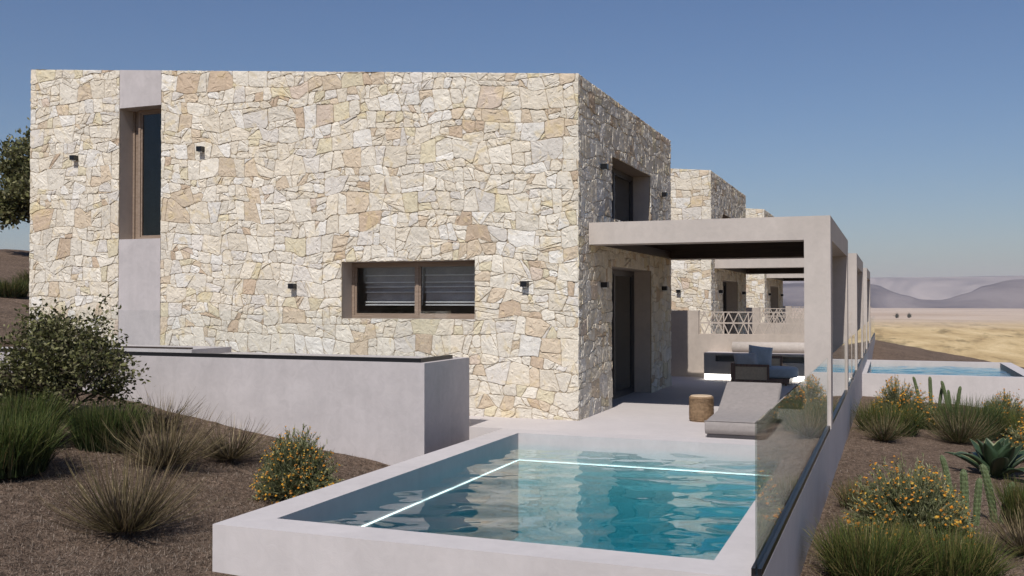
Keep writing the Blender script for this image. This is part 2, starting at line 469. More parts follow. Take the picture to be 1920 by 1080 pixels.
def stone_wall(name, region, bbox, holes, mapf, seed, parent, inset=0.0018):
    rnd = random.Random(seed * 7 + 1)
    cells = stone_cells(region, seed, bbox)
    pool = [c for c, w in STONE_COLS for _ in range(w)]
    V = []; F = []; C = []
    for cell in cells:
        pieces = [cell]
        for h in holes: pieces = subtract(pieces, h)
        base = rnd.choice(pool); k = rnd.uniform(0.92, 1.06) * 0.97
        colr = tuple(min(0.9, c * k) for c in base)
        for p in pieces:
            ar = area(p)
            if ar < 0.0008: continue
            # round the corners a little
            q = []
            n = len(p)
            for i in range(n):
                a, b, c = p[i - 1], p[i], p[(i + 1) % n]
                la = math.dist(a, b); lc = math.dist(b, c)
                if min(la, lc) > 0.09:
                    t = rnd.uniform(0.014, 0.042)
                    q.append((b[0] + (a[0] - b[0]) * t / la, b[1] + (a[1] - b[1]) * t / la))
                    q.append((b[0] + (c[0] - b[0]) * t / lc, b[1] + (c[1] - b[1]) * t / lc))
                else: q.append(b)
            p = q; n = len(p)
            cx = sum(a[0] for a in p) / n; cy = sum(a[1] for a in p) / n
            # resample with jitter
            ring = []
            ins = inset * rnd.uniform(0.5, 1.8)
            for i in range(n):
                a, b = p[i], p[(i + 1) % n]
                L = math.dist(a, b)
                if L < 1e-5: continue
                m = max(1, int(L / 0.05))
                nx, ny = (b[1] - a[1]) / L, -(b[0] - a[0]) / L
                for j in range(m):
                    t = j / m
                    x, y = a[0] + (b[0] - a[0]) * t, a[1] + (b[1] - a[1]) * t
                    jt = -ins - (abs(rnd.gauss(0, 0.0034)) if 0 < j else 0.001)
                    ring.append((x + nx * jt, y + ny * jt))
            if len(ring) < 3: continue
            tilt = (rnd.gauss(0, 0.030), rnd.gauss(0, 0.030)); h0 = rnd.uniform(-0.006, 0.004)
            def H(x, y, e): return min(0.010, max(-0.0085, h0 + tilt[0] * (x - cx) + tilt[1] * (y - cy) + e))
            b0 = len(V); N = len(ring)
            for (x, y) in ring: V.append(mapf(x, y, 0.016))
            for (x, y) in ring: V.append(mapf(x, y, -H(x, y, -0.007 + rnd.gauss(0, 0.0015))))
            sc = 1 - min(0.5, 0.016 / math.sqrt(ar))
            for (x, y) in ring:
                X, Y = cx + (x - cx) * sc, cy + (y - cy) * sc
                V.append(mapf(X, Y, -H(X, Y, rnd.gauss(0, 0.0025))))
            for (x, y) in ring:
                X, Y = cx + (x - cx) * 0.5, cy + (y - cy) * 0.5
                V.append(mapf(X, Y, -H(X, Y, 0.002 + rnd.gauss(0, 0.005))))
            for lvl in range(3):
                o = b0 + lvl * N
                for i in range(N):
                    j = (i + 1) % N
                    F.append((o + i, o + j, o + N + j, o + N + i)); C.append(colr)
            F.append(tuple(b0 + 3 * N + i for i in range(N))); C.append(colr)
    return meshobj(name, V, F, M['stone'], parent, cols=C)

# ------------------------------------------------------------------ the stone villa
YF = 14.45            # street front of the first villa
XS = -4.506           # terrace side of the villas
XL = -15.84
ZR, ZL = 5.403, 6.442  # roof line: low over the terrace side, high at the far end
DEPTH = 6.86
slope = (ZL - ZR) / (XL - XS)

front = lambda x, z, d: (x, d, z)            # local: d grows into the house
side = lambda y, z, d: (XS - d, y, z)

win = (-8.74, -6.262, 1.558, 2.52)
slot = (-13.60, -12.61, 3.02, 5.506)
panel = (-13.60, -12.61, -1.0, 7.0)
door = (16.41 - YF, 19.42 - YF, -0.5, 2.46)
upwin = (16.42 - YF, 19.35 - YF, 3.30, 4.38)

villa = empty('stone_villa', (0, YF, 0), 'nearest two-storey rubble stone villa with a tall slot window and a wide shuttered window', 'house', 'stone villas in a row')
topline = (-slope, 1, ZR - slope * XS)        # z - slope*x <= ZR - slope*XS
reg_front = [(-1, 0, -XL), (1, 0, XS), (0, -1, 0.02), topline]
stone_wall('stone_wall', reg_front, (XL, XS, -0.02, ZL), [win, panel], front, 11, villa)
reg_side = [(-1, 0, -0.0), (1, 0, DEPTH), (0, -1, 0.02), (0, 1, ZR)]
stone_wall('stone_wall', reg_side, (0, DEPTH, -0.02, ZR), [door, upwin], side, 23, villa)

def rect(x0, x1, y0, y1): return [(x0, y0), (x1, y0), (x1, y1), (x0, y1)]
def solid(polys, mapf, d0, d1):
    b = MB()
    for p in polys: b.prism(p, mapf, d0, d1)
    return b
pf = clip(rect(XL + .002, XS - 0.026, -0.6, 7), *topline)
pf = clip(pf, -slope, 1, ZR - slope * XS - 0.004)
mb = solid(subtract(subtract([pf], win), panel), front, 0.012, 0.034)
ps = rect(0.036, DEPTH - .002, -0.6, ZR - 0.004)
mb2 = solid(subtract(subtract([ps], door), upwin), side, 0.012, 0.034)
for v, f in ((mb2.v, mb2.f),): mb.add(v, f)
mb.build('mortar_bed', M['mortar'], villa)
# load-bearing core with real openings
core = MB()
pc = clip(rect(XL + .004, XS - 0.46, -0.6, 7), -slope, 1, ZR - slope * XS - 0.008)
for p in subtract(subtract([pc], win), (slot[0], slot[1], slot[2], slot[3])): core.prism(p, front, 0.036, 0.46)
c2 = rect(0.036, DEPTH - .004, -0.6, ZR - 0.008)
for p in subtract(subtract([c2], door), upwin): core.prism(p, side, 0.036, 0.46)
# back wall with a small window, far end wall
pb = clip(rect(XL + .3, XS - 0.46, -0.6, 7), -slope, 1, ZR - slope * XS - 0.008)
for p in subtract([pb], (-12.72, -12.38, 1.70, 1.87)): core.prism(p, front, DEPTH - 0.3, DEPTH - 0.004)
core.prism(clip(rect(XL + .004, XL + .3, -0.6, 7), -slope, 1, ZR - slope * XS - 0.008), front, 0.46, DEPTH - 0.004)
core.build('wall_core', M['wallplaster'], villa)
# plaster panel round the slot window
pp = clip(rect(panel[0] + .006, panel[1] - .006, -0.6, 7), -slope, 1, ZR - slope * XS)
for p_ in subtract([pp], slot): solid([p_], front, 0.008, 0.036).build('plaster_panel', M['plaster'], villa)
# floors, roof
fl = MB(); fl.box(XL + .3, XS - .46, .46, DEPTH - .3, -0.2, -0.02); fl.box(XL + .3, XS - .46, .46, DEPTH - .3, 2.7, 2.95)
fl.box(-9.9, -9.75, .46, DEPTH - .3, 2.95, 5.2)
fl.build('floor_slab', M['dark'], villa)
rf = MB()
rp = [(XL + .02, ZL - 0.30 - 0.0), (XS - .05, ZR - 0.26), (XS - .05, ZR - 0.03), (XL + .02, ZL - 0.03)]
rf.prism(rp, front, 0.47, DEPTH - 0.31)
rf.build('roof', M['plaster'], villa)

def window_unit(parent, plane, u0, u1, z0, z1, d, mat, muls, fw=0.05, name='window'):
    """frame with mullions and panes at depth d behind the wall face"""
    def bx(b, a0, a1, c0, c1, e0, e1):
        if plane == 'front': b.box(a0, a1, e0, e1, c0, c1)
        else: b.box(XS - e1, XS - e0, a0, a1, c0, c1)
    b = MB()
    bx(b, u0, u0 + fw, z0, z1, d, d + 0.07); bx(b, u1 - fw, u1, z0, z1, d, d + 0.07)
    bx(b, u0 + fw, u1 - fw, z0, z0 + fw, d, d + 0.07); bx(b, u0 + fw, u1 - fw, z1 - fw, z1, d, d + 0.07)
    for mu in muls: bx(b, mu - fw * .5, mu + fw * .5, z0 + fw, z1 - fw, d + 0.004, d + 0.066)
    fr = b.build(name, mat, parent)
    sash = MB()
    edges = [u0 + fw] + [m_ for mu in muls for m_ in (mu - fw * .5, mu + fw * .5)] + [u1 - fw]
    for i in range(0, len(edges), 2):
        a, c = edges[i], edges[i + 1]; s = 0.032
        bx(sash, a, a + s, z0 + fw, z1 - fw, d + 0.02, d + 0.062); bx(sash, c - s, c, z0 + fw, z1 - fw, d + 0.02, d + 0.062)
        bx(sash, a + s, c - s, z0 + fw, z0 + fw + s, d + 0.02, d + 0.062); bx(sash, a + s, c - s, z1 - fw - s, z1 - fw, d + 0.02, d + 0.062)
        g = MB(); bx(g, a + s, c - s, z0 + fw + s, z1 - fw - s, d + 0.036, d + 0.042)
        g.build('pane', M['winglass'], fr)
    sash.build('sash', mat, fr)
    return fr

w1 = window_unit(villa, 'front', win[0] + .004, win[1] - .004, win[2] + .004, win[3] - .004, 0.34, M['framewood'], [-7.47])
bl = MB(); br = MB()
for a, c in ((-8.60, -7.50), (-7.44, -6.34)):
    z = 2.44
    for h in (0.15, 0.12, 0.08, 0.09, 0.17, 0.05):
        zb = z - h
        bl.add([(a, 0.64, z), (c, 0.64, z), (c, 0.615, zb + .006), (a, 0.615, zb + .006), (a, 0.646, z), (c, 0.646, z), (c, 0.621, zb + .006), (a, 0.621, zb + .006)],
               [(0, 1, 2, 3), (7, 6, 5, 4), (3, 2, 6, 7), (0, 4, 5, 1)])
        br.box(a, c, 0.575, 0.612, zb, zb + 0.018)
        z = zb
br.build('blind_rail', M['lens'], bl.build('blind', M['blind'], villa))
w2 = window_unit(villa, 'front', slot[0] + .19, slot[1] - .004, slot[2] + .004, slot[3] - .004, 0.30, M['framewood'], [])
jb = MB(); jb.box(slot[0] + .004, slot[0] + .05, .36, .42, slot[2], slot[3]); jb.box(slot[0] + .05, slot[0] + .19, .39, .42, slot[2], slot[3])
jb.build('window_jamb', M['framewood'], w2)
cu = MB()
n = 40
cx0, cx1 = -12.95, -12.5
for i in range(n):
    xa = cx0 + (cx1 - cx0) * i / n; xb = cx0 + (cx1 - cx0) * (i + 1) / n
    ya = 0.56 + 0.025 * math.sin(i * 0.9); yb = 0.56 + 0.025 * math.sin((i + 1) * 0.9)
    cu.add([(xa, ya, 3.0), (xb, yb, 3.0), (xb, yb, 5.5), (xa, ya, 5.5)], [(0, 1, 2, 3)])
cu.build('curtain', M['curtain'], w2)
window_unit(villa, 'side', door[0] + .004, door[1] - .004, 0.004, door[3] - .004, 0.36, M['darkframe'], [(door[0] + door[1]) / 2], 0.08, 'sliding_door')
window_unit(villa, 'side', upwin[0] + .004, upwin[1] - .004, upwin[2] + .004, upwin[3] - .004, 0.36, M['darkframe'], [(upwin[0] + upwin[1]) / 2], 0.08, 'window')

LABELS_V = ['', 'middle stone villa behind the lattice wall, its corner rising past the first pergola', 'farthest stone villa, only its corner and dark doorway seen behind the middle one']
villas = [villa]
for k in (1, 2):
    c = copy_tree(villa); c.location = (0, YF + 12 * k, 0); c['label'] = LABELS_V[k]; villas.append(c)

# kitchen counter glimpsed through the wide window
kc = empty('kitchen_counter', (-8.0, 16.6, 0), 'pale kitchen counter glimpsed behind the shuttered wide window', 'counter')
MB().box(-1.1, 1.6, 0, 0.6, 1.36, 1.42).build('counter_top', M['plaster'], kc)
MB().box(-1.05, 1.55, 0.04, 0.56, -0.02, 1.36).build('cabinet', M['dark'], kc)

# ------------------------------------------------------------------ wall lamps
def lamp_proto():
    r = empty('wall_lamp', (0, 0, 0), 'x', 'wall lamp', 'black cube lamps on the villa walls')
    MB().box(-.055, .055, -.11, 0, -.03, .06).build('lamp_body', M['black'], r, 0.003)
    b = MB(); b.tube([(0, -.055, -.045), (0, -.055, -.0301)], [.036, .036], 14)
    b.build('lamp_lens', M['lens'], r)
    MB().box(-.035, .035, 0, .02, -.02, .05).build('mounting_plate', M['black'], r)
    return r
lamp0 = lamp_proto(); used = [False]
def lamp(x, y, z, rz, label):
    o = lamp0 if not used[0] else copy_tree(lamp0)
    used[0] = True
    o.location = (x, y, z); o.rotation_euler = (0, 0, rz); o['label'] = label
fy = YF - 0.006
lamp(-14.65, fy, 4.60, 0, 'black cube wall lamp high on the stone left of the tall slot window')
lamp(-11.66, fy, 4.60, 0, 'black cube wall lamp high on the stone just right of the tall slot window')
lamp(-9.69, fy, 2.10, 0, 'black cube wall lamp on the front stone left of the wide window')
lamp(-5.38, fy, 2.11, 0, 'black cube wall lamp on the front stone between the wide window and the corner')
sx = XS + 0.008
names = ['of the nearest villa', 'of the middle villa', 'of the farthest villa']
for k in range(3):
    y = YF + 12 * k
    lamp(sx, y + 1.27, 2.11, R(90), 'black cube wall lamp before the dark terrace door ' + names[k])
    lamp(sx, y + 5.92, 2.11, R(90), 'black cube wall lamp beyond the dark terrace door ' + names[k])
    if k == 0:
        lamp(sx, y + 1.27, 4.09, R(90), 'upper black cube lamp left of the upstairs side window of the nearest villa')
        lamp(sx, y + 5.92, 4.10, R(90), 'upper black cube lamp right of the upstairs side window of the nearest villa')
lamp(-5.38, YF + 12 - .006, 2.11, 0, 'black cube wall lamp on the sunlit front of the middle villa above the lattice wall')

# ------------------------------------------------------------------ terrace, pergolas
XO = -0.81
tr = MB(); tr.box(-15.2, XO, 13.19, 59.3, -2.6, 0.0)
tag(tr.build('terrace', M['deck'], None), kind='structure')

def make_pergola():
    g = empty('pergola', (0, 14.96, 0), 'nearest rendered pergola with a louvred dark timber roof on the sunlit terrace', 'pergola', 'pergolas along the terraces')
    y1, D = 0.44, 6.35
    MB().box(-1.183, XO, 0, y1, 0.0, 3.11).build('leg', M['pergola'], g)
    MB().box(-1.183, XO, D - y1, D, 0.0, 3.11).build('leg', M['pergola'], g)
    MB().box(XS + .012, -1.183, 0, y1 , 2.76, 3.11).build('beam', M['pergola'], g)
    MB().box(XS + .012, -1.183, D - y1, D, 2.76, 3.11).build('beam', M['pergola'], g)
    MB().box(-1.183, XO, y1, D - y1, 2.76, 3.11).build('beam', M['pergola'], g)
    MB().box(XS + .012, XS + .09, y1, D - y1, 2.78, 3.09).build('wall_plate', M['louver'], g)
    b = MB(); y = y1 + .03
    while y < D - y1 - .17:
        b.add([(XS + .09, y, 2.92), (-1.183, y, 2.92), (-1.183, y + .165, 2.965), (XS + .09, y + .165, 2.965),
               (XS + .09, y, 2.935), (-1.183, y, 2.935), (-1.183, y + .165, 2.98), (XS + .09, y + .165, 2.98)],
              [(0, 3, 2, 1), (4, 5, 6, 7), (0, 1, 5, 4), (2, 3, 7, 6), (1, 2, 6, 5), (3, 0, 4, 7)])
        y += .17
    b.build('louvers', M['louver'], g)
    b = MB(); b.box(XS + .09, -1.19, D - y1 - .03, D - y1 - .002, 2.768, 3.09); b.box(-1.215, -1.185, y1 + .002, D - y1 - .03, 2.768, 3.09)  # dark boards covering the inner faces of the far and side beams
    b.build('inner_boards', M['louver'], g)
    return g
perg = make_pergola()
for k, lb in ((1, 'middle rendered pergola, its pale beam seen under the nearest one'), (2, 'farthest rendered pergola, only a thin leg and beam visible')):
    c = copy_tree(perg); c.location = (0, 14.96 + 12 * k, 0); c['label'] = lb

# lattice walls between the terraces
def make_divider():
    g = empty('divider_wall', (0, 23.90, 0), 'nearest taupe divider wall with a triangular lattice insert behind the bench', 'wall', 'lattice divider walls between terraces')
    MB().box(-6.5, -4.38, 0, .2, 0, 1.625).build('wall_pier', M['wallplaster'], g)
    MB().box(-4.38, XO - .02, 0, .2, 0, 1.045).build('wall_base', M['wallplaster'], g)
    t = MB(); z0, z1 = 1.045, 1.60; zm = (z0 + z1) / 2; x = -4.375; yy0, yy1 = .07, .11
    r = 0.016
    t.box(x, XO - .02, yy0 - .002, yy1 + .002, z1 - .025, z1); t.box(x, XO - .02, yy0 - .001, yy1 + .001, zm - .018, zm + .018)
    t.box(x, XO - .02, yy0 - .001, yy1 + .001, z0, z0 + .014)
    def bar(xa, za, xb, zb):
        dx, dz = xb - xa, zb - za; L = math.hypot(dx, dz); nx, nz = -dz / L * r * .72, dx / L * r * .72
        t.prism([(xa + nx, za + nz), (xa - nx, za - nz), (xb - nx, zb - nz), (xb + nx, zb + nz)], lambda u, v, d: (u, d, v), yy0, yy1)
    W = 0.592; P = 0.2365
    while x < XO - .3:
        t.box(x - .012, x + .012, yy0 + .001, yy1 - .001, z0 + .014, z1 - .025)
        for i in range(5):
            xa = x + i * P / 2; xb = xa + P / 2
            up = i % 2 == 0
            bar(xa, zm + .01 if up else z1 - .02, xb, z1 - .02 if up else zm + .01)
            bar(xa, zm - .01 if up else z0 + .01, xb, z0 + .01 if up else zm - .01)
        x += W
    t.build('lattice_screen', M['wallplaster'], g)
    return g
dv = make_divider()
for k, lb in ((1, 'middle divider wall with a lattice, seen through the nearest lattice'), (2, 'farthest divider wall with a lattice, mostly hidden behind the others')):
    c = copy_tree(dv); c.location = (0, 23.90 + 12 * k, 0); c['label'] = lb

# ------------------------------------------------------------------ glass railings along the terrace edge
segs = [(6.70, 14.74), (15.46, 20.82), (21.37, 23.85), (24.14, 26.90), (27.42, 32.8), (33.4, 35.8), (36.15, 38.9), (39.4, 44.8), (45.4, 47.8), (48.1, 59.2)]
LR = ['along the right coping of the near pool', 'between the legs of the nearest pergola', 'just beyond the nearest pergola', 'just before the middle pergola',
      'between the legs of the middle pergola', 'just beyond the middle pergola', 'just before the farthest pergola', 'between the legs of the farthest pergola', 'just beyond the farthest pergola', 'at the very end of the terrace edge']
for (a, c), lb in zip(segs, LR):
    r_ = empty('glass_railing', (-0.845, (a + c) / 2, 0), 'frameless glass railing in a black channel ' + lb, 'railing', 'glass railings along the terrace edge')
    h = (c - a) / 2
    ch = MB(); ch.box(-.034, -.0075, -h, h, .001, .058); ch.box(.0075, .034, -h, h, .001, .058); ch.box(-.0075, .0075, -h, h, .001, .012)
    ch.build('channel', M['black'], r_)
    gb = MB(); gb.box(-.0065, .0065, -h, h, .014, 1.035); gb.build('pane', M['glass'], r_)

# ------------------------------------------------------------------ pools
def make_pool(name, label, x0, x1, y0, y1, zt, wl, fl, wall, zb, seed, led=True, wleft=None):
    """x0..x1,y0..y1 outer rim; wall thickness; water level and floor relative to the rim"""
    cx, cy = (x0 + x1) / 2, (y0 + y1) / 2
    g = empty(name, (cx, cy, zt), label, 'pool', 'swimming pools')
    X0, X1, Y0, Y1 = x0 - cx, x1 - cx, y0 - cy, y1 - cy; w = wall
    b = MB()
    v = wleft or w
    b.box(X0, X0 + v, Y0, Y1, zb, 0); b.box(X1 - w, X1, Y0, Y1, zb, 0)
    b.box(X0 + v, X1 - w, Y0, Y0 + w, zb, 0); b.box(X0 + v, X1 - w, Y1 - w, Y1, zb, 0)
    b.box(X0 + v, X1 - w, Y0 + w, Y1 - w, fl - .2, fl)
    bs = b.build('basin', M['poolwall'], g)
    if led:
        s = MB(); e = 0.012; z = -0.385; t = .014
        s.box(X0 + w, X0 + w + e, Y0 + w, Y1 - w, z, z + t); s.box(X1 - w - e, X1 - w, Y0 + w, Y1 - w, z, z + t)
        s.box(X0 + w + e, X1 - w - e, Y1 - w - e, Y1 - w, z, z + t); s.box(X0 + w + e, X1 - w - e, Y0 + w, Y0 + w + e, z, z + t)
        s.build('light_strip', M['led'], g)
    # water: closed body with a rippled top
    nx, ny = 150, 190
    xs = np.linspace(X0 + v - .01, X1 - w + .01, nx); ys = np.linspace(Y0 + w - .01, Y1 - w + .01, ny)
    rs = np.random.RandomState(seed)
    XX, YY = np.meshgrid(xs, ys, indexing='ij'); Z = np.zeros_like(XX)
    for i in range(44):
        lam = rs.uniform(0.20, 1.2); an = rs.normal(math.pi / 2 + 0.35, 0.75); k = 2 * math.pi / lam
        ph = rs.uniform(0, 6.28); am = 0.0019 * lam ** 1.05 * rs.uniform(.4, 1.2)
        arg = k * (XX * math.cos(an) + YY * math.sin(an)) + ph
        Z += am * (np.sin(arg) + 0.25 * np.sin(2 * arg + 1))
    Z *= 1.0 + 0.5 * np.sin(XX * 1.3 + 1) * np.sin(YY * .9)
    V = np.stack([XX.ravel(), YY.ravel(), (wl + Z).ravel()], 1)
    ids = np.arange(nx * ny).reshape(nx, ny)
    F = np.stack([ids[:-1, :-1].ravel(), ids[1:, :-1].ravel(), ids[1:, 1:].ravel(), ids[:-1, 1:].ravel()], 1)
    me = bpy.data.meshes.new('water')
    nb = len(V)
    rim = [ids[i, 0] for i in range(nx)] + [ids[nx - 1, j] for j in range(1, ny)] + [ids[i, ny - 1] for i in range(nx - 2, -1, -1)] + [ids[0, j] for j in range(ny - 2, 0, -1)]
    low = np.array([[V[i][0], V[i][1], fl - .01] for i in rim]); m_ = len(rim)
    faces = [tuple(int(q) for q in f) for f in F]
    for i in range(m_):
        j = (i + 1) % m_
        faces.append((int(rim[j]), int(rim[i]), nb + i, nb + j))
    faces.append(tuple(nb + i for i in range(m_ - 1, -1, -1)))
    o = meshobj('water', np.vstack([V, low]), faces, M['water'], g)
    sm = np.zeros(len(faces), dtype=bool); sm[:len(F)] = True
    o.data.polygons.foreach_set('use_smooth', sm)
    return g

p1 = make_pool('swimming_pool', 'raised pool in front with turquoise rippled water and a glowing strip below the surface', -5.255, XO, 6.66, 13.19, 0.0, -0.125, -1.45, 0.372, -2.6, 4)
p2 = make_pool('swimming_pool', 'distant pale blue pool jutting out to the right beyond the garden', XO, 4.05, 31.6, 39.3, -0.36, -0.14, -1.15, 0.38, -2.4, 9, led=False, wleft=0.13)

# ------------------------------------------------------------------ raised terrace wall on the left
lw = empty('raised_terrace', (-5.8, 11.70, 0), 'plain plastered raised terrace wall with a black channel on top left of the pool', 'wall')
b = MB(); b.box(-9.2, 0, 0, 1.49, -1.4, 1.022); b.build('wall', M['plaster'], lw)
gr = empty('glass_railing', (-5.8, 11.70, 1.0225), 'clear glass railing in a black channel on top of the raised left terrace wall', 'railing')
b = MB(); b.box(-9.1, -.10, .10, .17, 0, .055); b.box(-.17, -.10, .17, 1.12, 0, .055); b.build('channel', M['black'], gr)
b = MB(); b.box(-9.1, -.129, .129, .141, .055, .69); b.box(-.141, -.129, .141, 1.12, .055, .69)
b.build('pane', mat_thinglass('clear_glass', (0.97, 0.98, 0.98), 0.02), gr)
pt = empty('plinth', (-9.95, 12.1, 1.0225), 'low plastered plinth with a dark channel on top standing on the raised terrace', 'plinth')
MB().box(-3.3, 0, .0, .96, 0, .092).build('plinth_body', M['plaster'], pt)
MB().box(-3.3, -.06, .03, .10, .0925, .118).build('channel', mat_simple('bronze_channel', (.05, .035, .03), .4), pt)

# ------------------------------------------------------------------ terrace furniture
bench = empty('bench', (0, 23.22, 0), 'built-in rendered bench with a glowing strip at its foot below the lattice wall', 'bench')
x0, x1 = -4.13, XO - .03
b = MB(); b.box(x0, x1, 0, .68, .57, .612); b.box(x0, -3.86, .0, .68, .13, .57); b.box(-3.86, x1, .0, .68, .13, .43); b.box(-3.86, x1, .32, .68, .43, .57)
b.build('bench_body', mat_plaster('bench_render', (0.33, 0.34, 0.345), 0.05), bench)
MB().box(x0 + .01, x1 - .01, -.003, .06, .012, .128).build('light_strip', M['benchled'], bench)
MB().box(x0 - .0, x1, -.015, .68, .612, .63).build('bench_top', M['deck'], bench)
bo = MB(); bo.tube([(-3.55, .55, .755), (-3.54, .55, .755), (-2.2, .55, .757), (XO - .06, .55, .755), (XO - .05, .55, .755)], [.09, .125, .128, .125, .09], 20)
bo.build('bolster', M['bolster'], None, smooth=True, loc=(0, 23.22, 0))
bobj = bpy.data.objects['bolster']; tag(bobj, 'long round linen bolster lying on the built-in bench', 'bolster')

# cushions: puffed squares
def cushion(name, w, h, t, mat, parent, loc, rot, n=16, pinch=0.045):
    V = []; F = []
    for s in (1, -1):
        for i in range(n + 1):
            for j in range(n + 1):
                u, v = -1 + 2 * i / n, -1 + 2 * j / n
                e = max(0.0, (1 - u ** 4) * (1 - v ** 4)) ** 0.42
                px = u * w / 2 * (1 - pinch * (1 - v * v)); py = v * h / 2 * (1 - pinch * (1 - u * u))
                V.append((px, s * t / 2 * e * (1 + .05 * math.sin(5 * u + 3 * v)), py))
    m = (n + 1) ** 2
    for s in (0, 1):
        for i in range(n):
            for j in range(n):
                a = s * m + i * (n + 1) + j
                q = (a, a + 1, a + n + 2, a + n + 1)
                F.append(q if s else q[::-1])
    import bmesh
    me = bpy.data.meshes.new(name); me.from_pydata(V, [], F)
    bm = bmesh.new(); bm.from_mesh(me); bmesh.ops.remove_doubles(bm, verts=bm.verts, dist=0.0005); bm.to_mesh(me); bm.free()
    me.polygons.foreach_set('use_smooth', np.ones(len(me.polygons), dtype=bool)); me.materials.append(mat)
    o = bpy.data.objects.new(name, me); COL.objects.link(o)
    if parent: o.parent = parent
    o.location = loc; o.rotation_euler = rot
    return o

# lounge armchair: faces right, cane arms in a dark frame
ac = empty('lounge_armchair', (-3.28, 21.95, 0), 'low cane-sided lounge armchair with thick slate blue seat before the bench', 'armchair')
def arm_panel(y, xa, xb, zt):
    f = MB()
    f.box(xa, xa + .05, y, y + .05, .0, zt); f.box(xb - .05, xb, y, y + .05, .0, zt)
    f.box(xa + .05, xb - .05, y, y + .05, zt - .055, zt); f.box(xa + .05, xb - .05, y, y + .05, .05, .12)
    fo = f.build('arm_frame', M['chairwood'], ac, 0.006)
    MB().box(xa + .05, xb - .05, y + .017, y + .033, .12, zt - .055).build('cane_panel', M['cane'], fo)
arm_panel(0.0, .02, .80, .46); arm_panel(1.02, .02, .98, .60)
f = MB(); f.box(-.03, .02, .0, 1.07, .0, .48); f.box(.03, 1.22, .06, 1.0, .04, .15)
for (x, y) in ((1.12, .1), (1.12, .92)): f.box(x, x + .05, y, y + .05, 0, .04)
f.build('chair_frame', M['chairwood'], ac, 0.005)
MB().box(-.045, -.031, .06, 1.0, .16, .42).build('cane_panel', M['cane'], ac)
# seat cushion with a rounded front
sc = MB(); pts = []
for i in range(9): a = -math.pi / 2 + math.pi * i / 8; pts.append((.95 + .42 * math.cos(a), .53 + .44 * math.sin(a)))
poly = [(.06, .09)] + pts + [(.06, .97)]
sc.prism(poly, lambda u, v, d: (u, v, d), .155, .38)
sc.build('seat_cushion', M['blue'], ac, 0.05, True, 4)
tp = cushion('throw_pillow', .54, .47, .20, M['blue'], None, (-2.74, 22.50, .61), (R(-14), R(7), R(16)))
tag(tp, 'large slate blue square pillow upright on the lounge armchair', 'pillow')
tp = cushion('throw_pillow', .52, .34, .17, M['greycush'], None, (-3.02, 22.24, .53), (R(-22), R(-6), R(8)))
tag(tp, 'smaller grey pillow leaning behind the near cane arm of the armchair', 'pillow')

# sun lounger: a folded slab of upholstery
ch = empty('chaise_lounge', (-1.95, 13.30, 0), 'taupe upholstered chaise with raised back standing by the pool edge', 'sun lounger')
prof = [(0.02, .045), (-.012, .11), (0.0, .19), (.03, .222), (.30, .235), (1.08, .262), (1.17, .30), (1.92, .60), (1.99, .61), (2.03, .565), (2.0, .52), (1.30, .16), (1.18, .06), (1.1, .045)]
wd = .82 / 2
cm = MB(); cm.prism(prof, lambda u, v, d: (d, u, v), -wd, wd)
cm.build('upholstery', M['chaise'], ch, 0.02, True, 3)
sm = MB(); sm.tube([(-wd - .002, .0, .2), (-wd - .002, .025, .226), (wd + .002, .025, .226), (wd + .002, .0, .2)], [.005] * 4, 6); sm.build('piping', M['chaise'], ch)
b = MB(); b.box(-wd + .03, wd - .03, .02, 1.15, .002, .044); b.build('base', M['darkframe'], ch)
b = MB()
for s in (-.3, .3): b.box(s - .02, s + .02, 1.80, 1.84, 0, .46)
b.build('prop', M['darkframe'], ch)

# woven stool
st = empty('woven_stool', (-2.73, 15.12, 0), 'round woven rattan drum stool left of the chaise', 'stool')
b = MB(); n = 40; rr = [.172, .182, .186, .187, .186, .182, .186, .170]; zz = [0, .02, .09, .17, .26, .33, .372, .386]
b.tube([(0, 0, z) for z in zz], rr, n); b.build('drum', M['rattan'], st, smooth=False)
b = MB()
for k in range(16):
    z = .03 + k * .0215
    pts = [(.187 * math.cos(a), .187 * math.sin(a), z + .004 * math.sin(9 * a + k)) for a in [2 * math.pi * i / 36 for i in range(37)]]
    b.tube(pts, [.0052] * 37, 5, False)
b.build('rattan_binding', M['rattan'], st, smooth=True)
b = MB(); b.tube([(0, 0, .387), (0, 0, .395)], [.165, .160], 30); b.build('stool_top', M['cane'], st)

# ------------------------------------------------------------------ terrain
def sstep(a, b, t):
    t = min(1, max(0, (t - a) / (b - a))); return t * t * (3 - 2 * t)
def gz(x, y, fine=True):
    ay = 0.02 * max(0, 11.7 - y)
    zl = -.37 + .155 * min(max(-6.3 - x, 0), 9.5) - ay * 0.3
    if x < -15.8:
        u = min(-15.8 - x, 20); zl += .115 * u + .0018 * u * u
        u2 = max(0, -15.8 - x - 20); zl -= 0.02 * u2
    xx = min(max(x, -.8), 9)
    zr = -.75 - .012 * (min(y, 42) - 9) - .07 * (xx + .8)
    bk = sstep(42, 58, y); zr = zr * (1 - bk) + (-.50 - .185 * (xx + .8)) * bk
    t = sstep(-5.2, -0.9, x)
    z = zl * (1 - t) + zr * t
    if y > 20 and x > -30: # behind the houses the left bank sinks too
        z = min(z, z * (1 - sstep(46, 60, y)) + (-.5) * sstep(46, 60, y)) if x < -.8 else z
    if fine:
        z += .035 * mnoise.noise((x * 1.1, y * 1.1, 3.3)) + .020 * mnoise.noise((x * 4.5, y * 4.5, 9.1))
    d = 0
    d += .42 * max(0, y - 63.5); d += .35 * max(0, x - 8.5); d += .3 * max(0, -60 - x); d += .3 * max(0, -25 - y)
    return max(z - d, -34.0)
